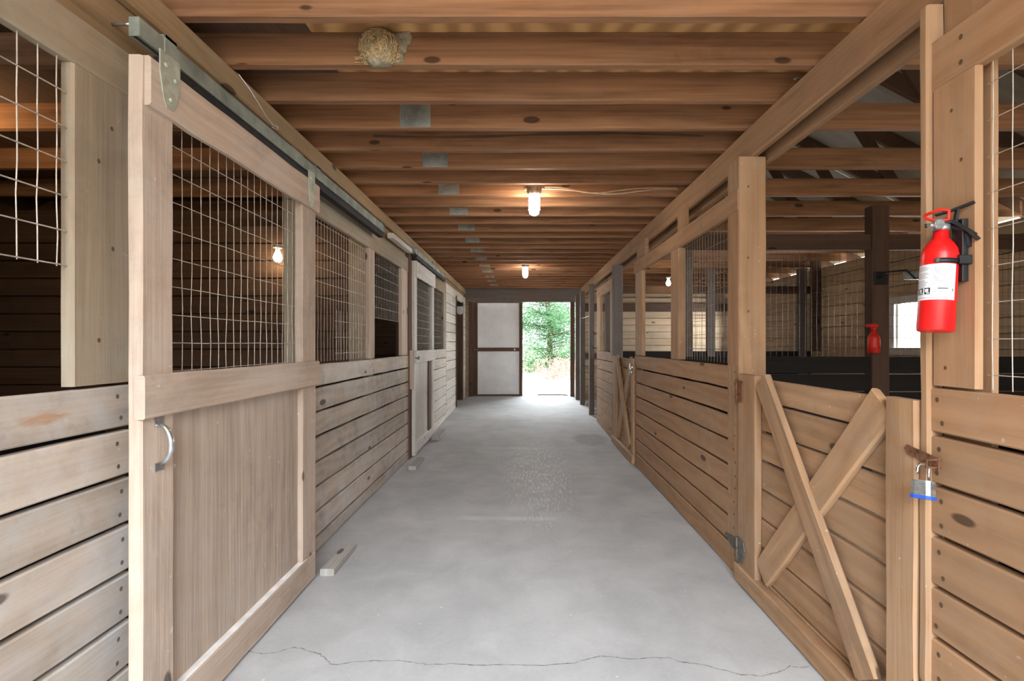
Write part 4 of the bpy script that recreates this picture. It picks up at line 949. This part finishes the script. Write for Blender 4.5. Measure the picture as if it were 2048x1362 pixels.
for k in range(110):
    x0, y0 = 1.2 + rr.gauss(0, .45), 16.0 + rr.gauss(0, .4); p = Vector((x0, y0, .12)); q = p + Vector((rr.uniform(-.5, .5), rr.uniform(-.3, .3), rr.uniform(.2, .75)))
    mid_ = p.lerp(q, .5) + Vector((rr.uniform(-.1, .1), 0, .06)); mb.tube([p, mid_, q], [.011, .007, .003], 4, cap=False)
    for j in range(3):
        u = mid_.lerp(q, rr.random()); e_ = u + Vector((rr.uniform(-.22, .22), rr.uniform(-.2, .2), rr.uniform(-.02, .2))); mb.tube([u, e_], [.005, .002], 3, cap=False)
        for _ in range(2):
            c = u.lerp(e_, rr.random()); w_ = Vector((rr.uniform(-1, 1), rr.uniform(-1, 1), rr.uniform(-1, 1))).normalized() * .03; v_ = Vector((rr.uniform(-1, 1), rr.uniform(-1, 1), rr.uniform(-1, 1))).normalized() * .03
            lf.poly([c, c + w_, c + w_ + v_, c + v_])
mb.build('twigs', 'twig', t); lf.build('leaves', 'twig', t)

# ================================================================== LIGHT AND CAMERA
wd = bpy.data.worlds.new('World'); SC.world = wd; wd.use_nodes = True
bg = wd.node_tree.nodes['Background']; bg.inputs[0].default_value = (.93, .97, 1.0, 1); bg.inputs[1].default_value = 2.8
def area(name, loc, rot, sx, sy, power, col=(1, 1, 1), spread=180):
    l = bpy.data.lights.new(name, 'AREA'); l.shape = 'RECTANGLE'; l.size = sx; l.size_y = sy; l.energy = power; l.color = col; l.spread = math.radians(spread)
    o = bpy.data.objects.new(name, l); COL.objects.link(o); o.location = loc; o.rotation_euler = rot; return o
area('daylight_near_opening', (0, -1.65, 2.40), (math.radians(42), 0, 0), 2.6, 1.2, 80, (.87, .935, 1), 125)
area('daylight_sky', (0, -13, 8.5), (math.radians(62), 0, 0), 14, 6, 5000, (.87, .935, 1))
area('daylight_yard', (0, -14, 3.0), (math.radians(90), 0, 0), 14, 5, 160, (.9, .95, 1))
area('daylight_far_yard', (.8, 16.0, 4.0), (math.radians(-76), 0, 0), 7, 5, 1900, (.92, .97, 1))
area('daylight_window', (4.95, 5.5, 1.55), (0, math.radians(90), 0), .6, 1.1, 110, (.9, .96, 1))
area('bay_fill_daylight', (4.95, 10.15, 1.55), (0, math.radians(90), 0), .6, 1.2, 130, (.9, .96, 1))  # added fill light outside the made-up bay opening
sl = bpy.data.lights.new('sun', 'SUN'); sl.energy = 4.5; sl.angle = .02; sl.color = (1, .96, .9)
so = bpy.data.objects.new('sun', sl); COL.objects.link(so); so.rotation_euler = Vector((-.75, .12, -.9)).to_track_quat('-Z', 'Y').to_euler()
def lamp_point(name, loc, power, col, rad=.06):
    l = bpy.data.lights.new(name, 'POINT'); l.energy = power; l.color = col; l.shadow_soft_size = rad
    o = bpy.data.objects.new(name, l); COL.objects.link(o); o.location = loc
lamp_point('overhead_fill', (.1, -.35, 2.36), 5, (1, .95, .88))  # unseen lamp added overhead to even out light in the near aisle
lamp_point('left_stall_lamp', (-3.2, 2.45, 2.42), 12, (1, .66, .34))

cam = bpy.data.cameras.new('Camera'); co = bpy.data.objects.new('Camera', cam); COL.objects.link(co)
co.location = (0, 0, H); co.rotation_euler = (PI / 2, 0, 0)
cam.sensor_fit = 'HORIZONTAL'; cam.sensor_width = 36.0; cam.lens = F / 2048 * 36.0
cam.shift_x = -(CX - 1024) / 2048; cam.shift_y = (CY - 681) / 2048
cam.clip_start = .02; cam.clip_end = 300
SC.camera = co
SC.view_settings.view_transform = 'Standard'; SC.view_settings.look = 'None'
SC.view_settings.exposure = 0.22; SC.view_settings.gamma = 1.0; SC.view_settings.use_curve_mapping = False
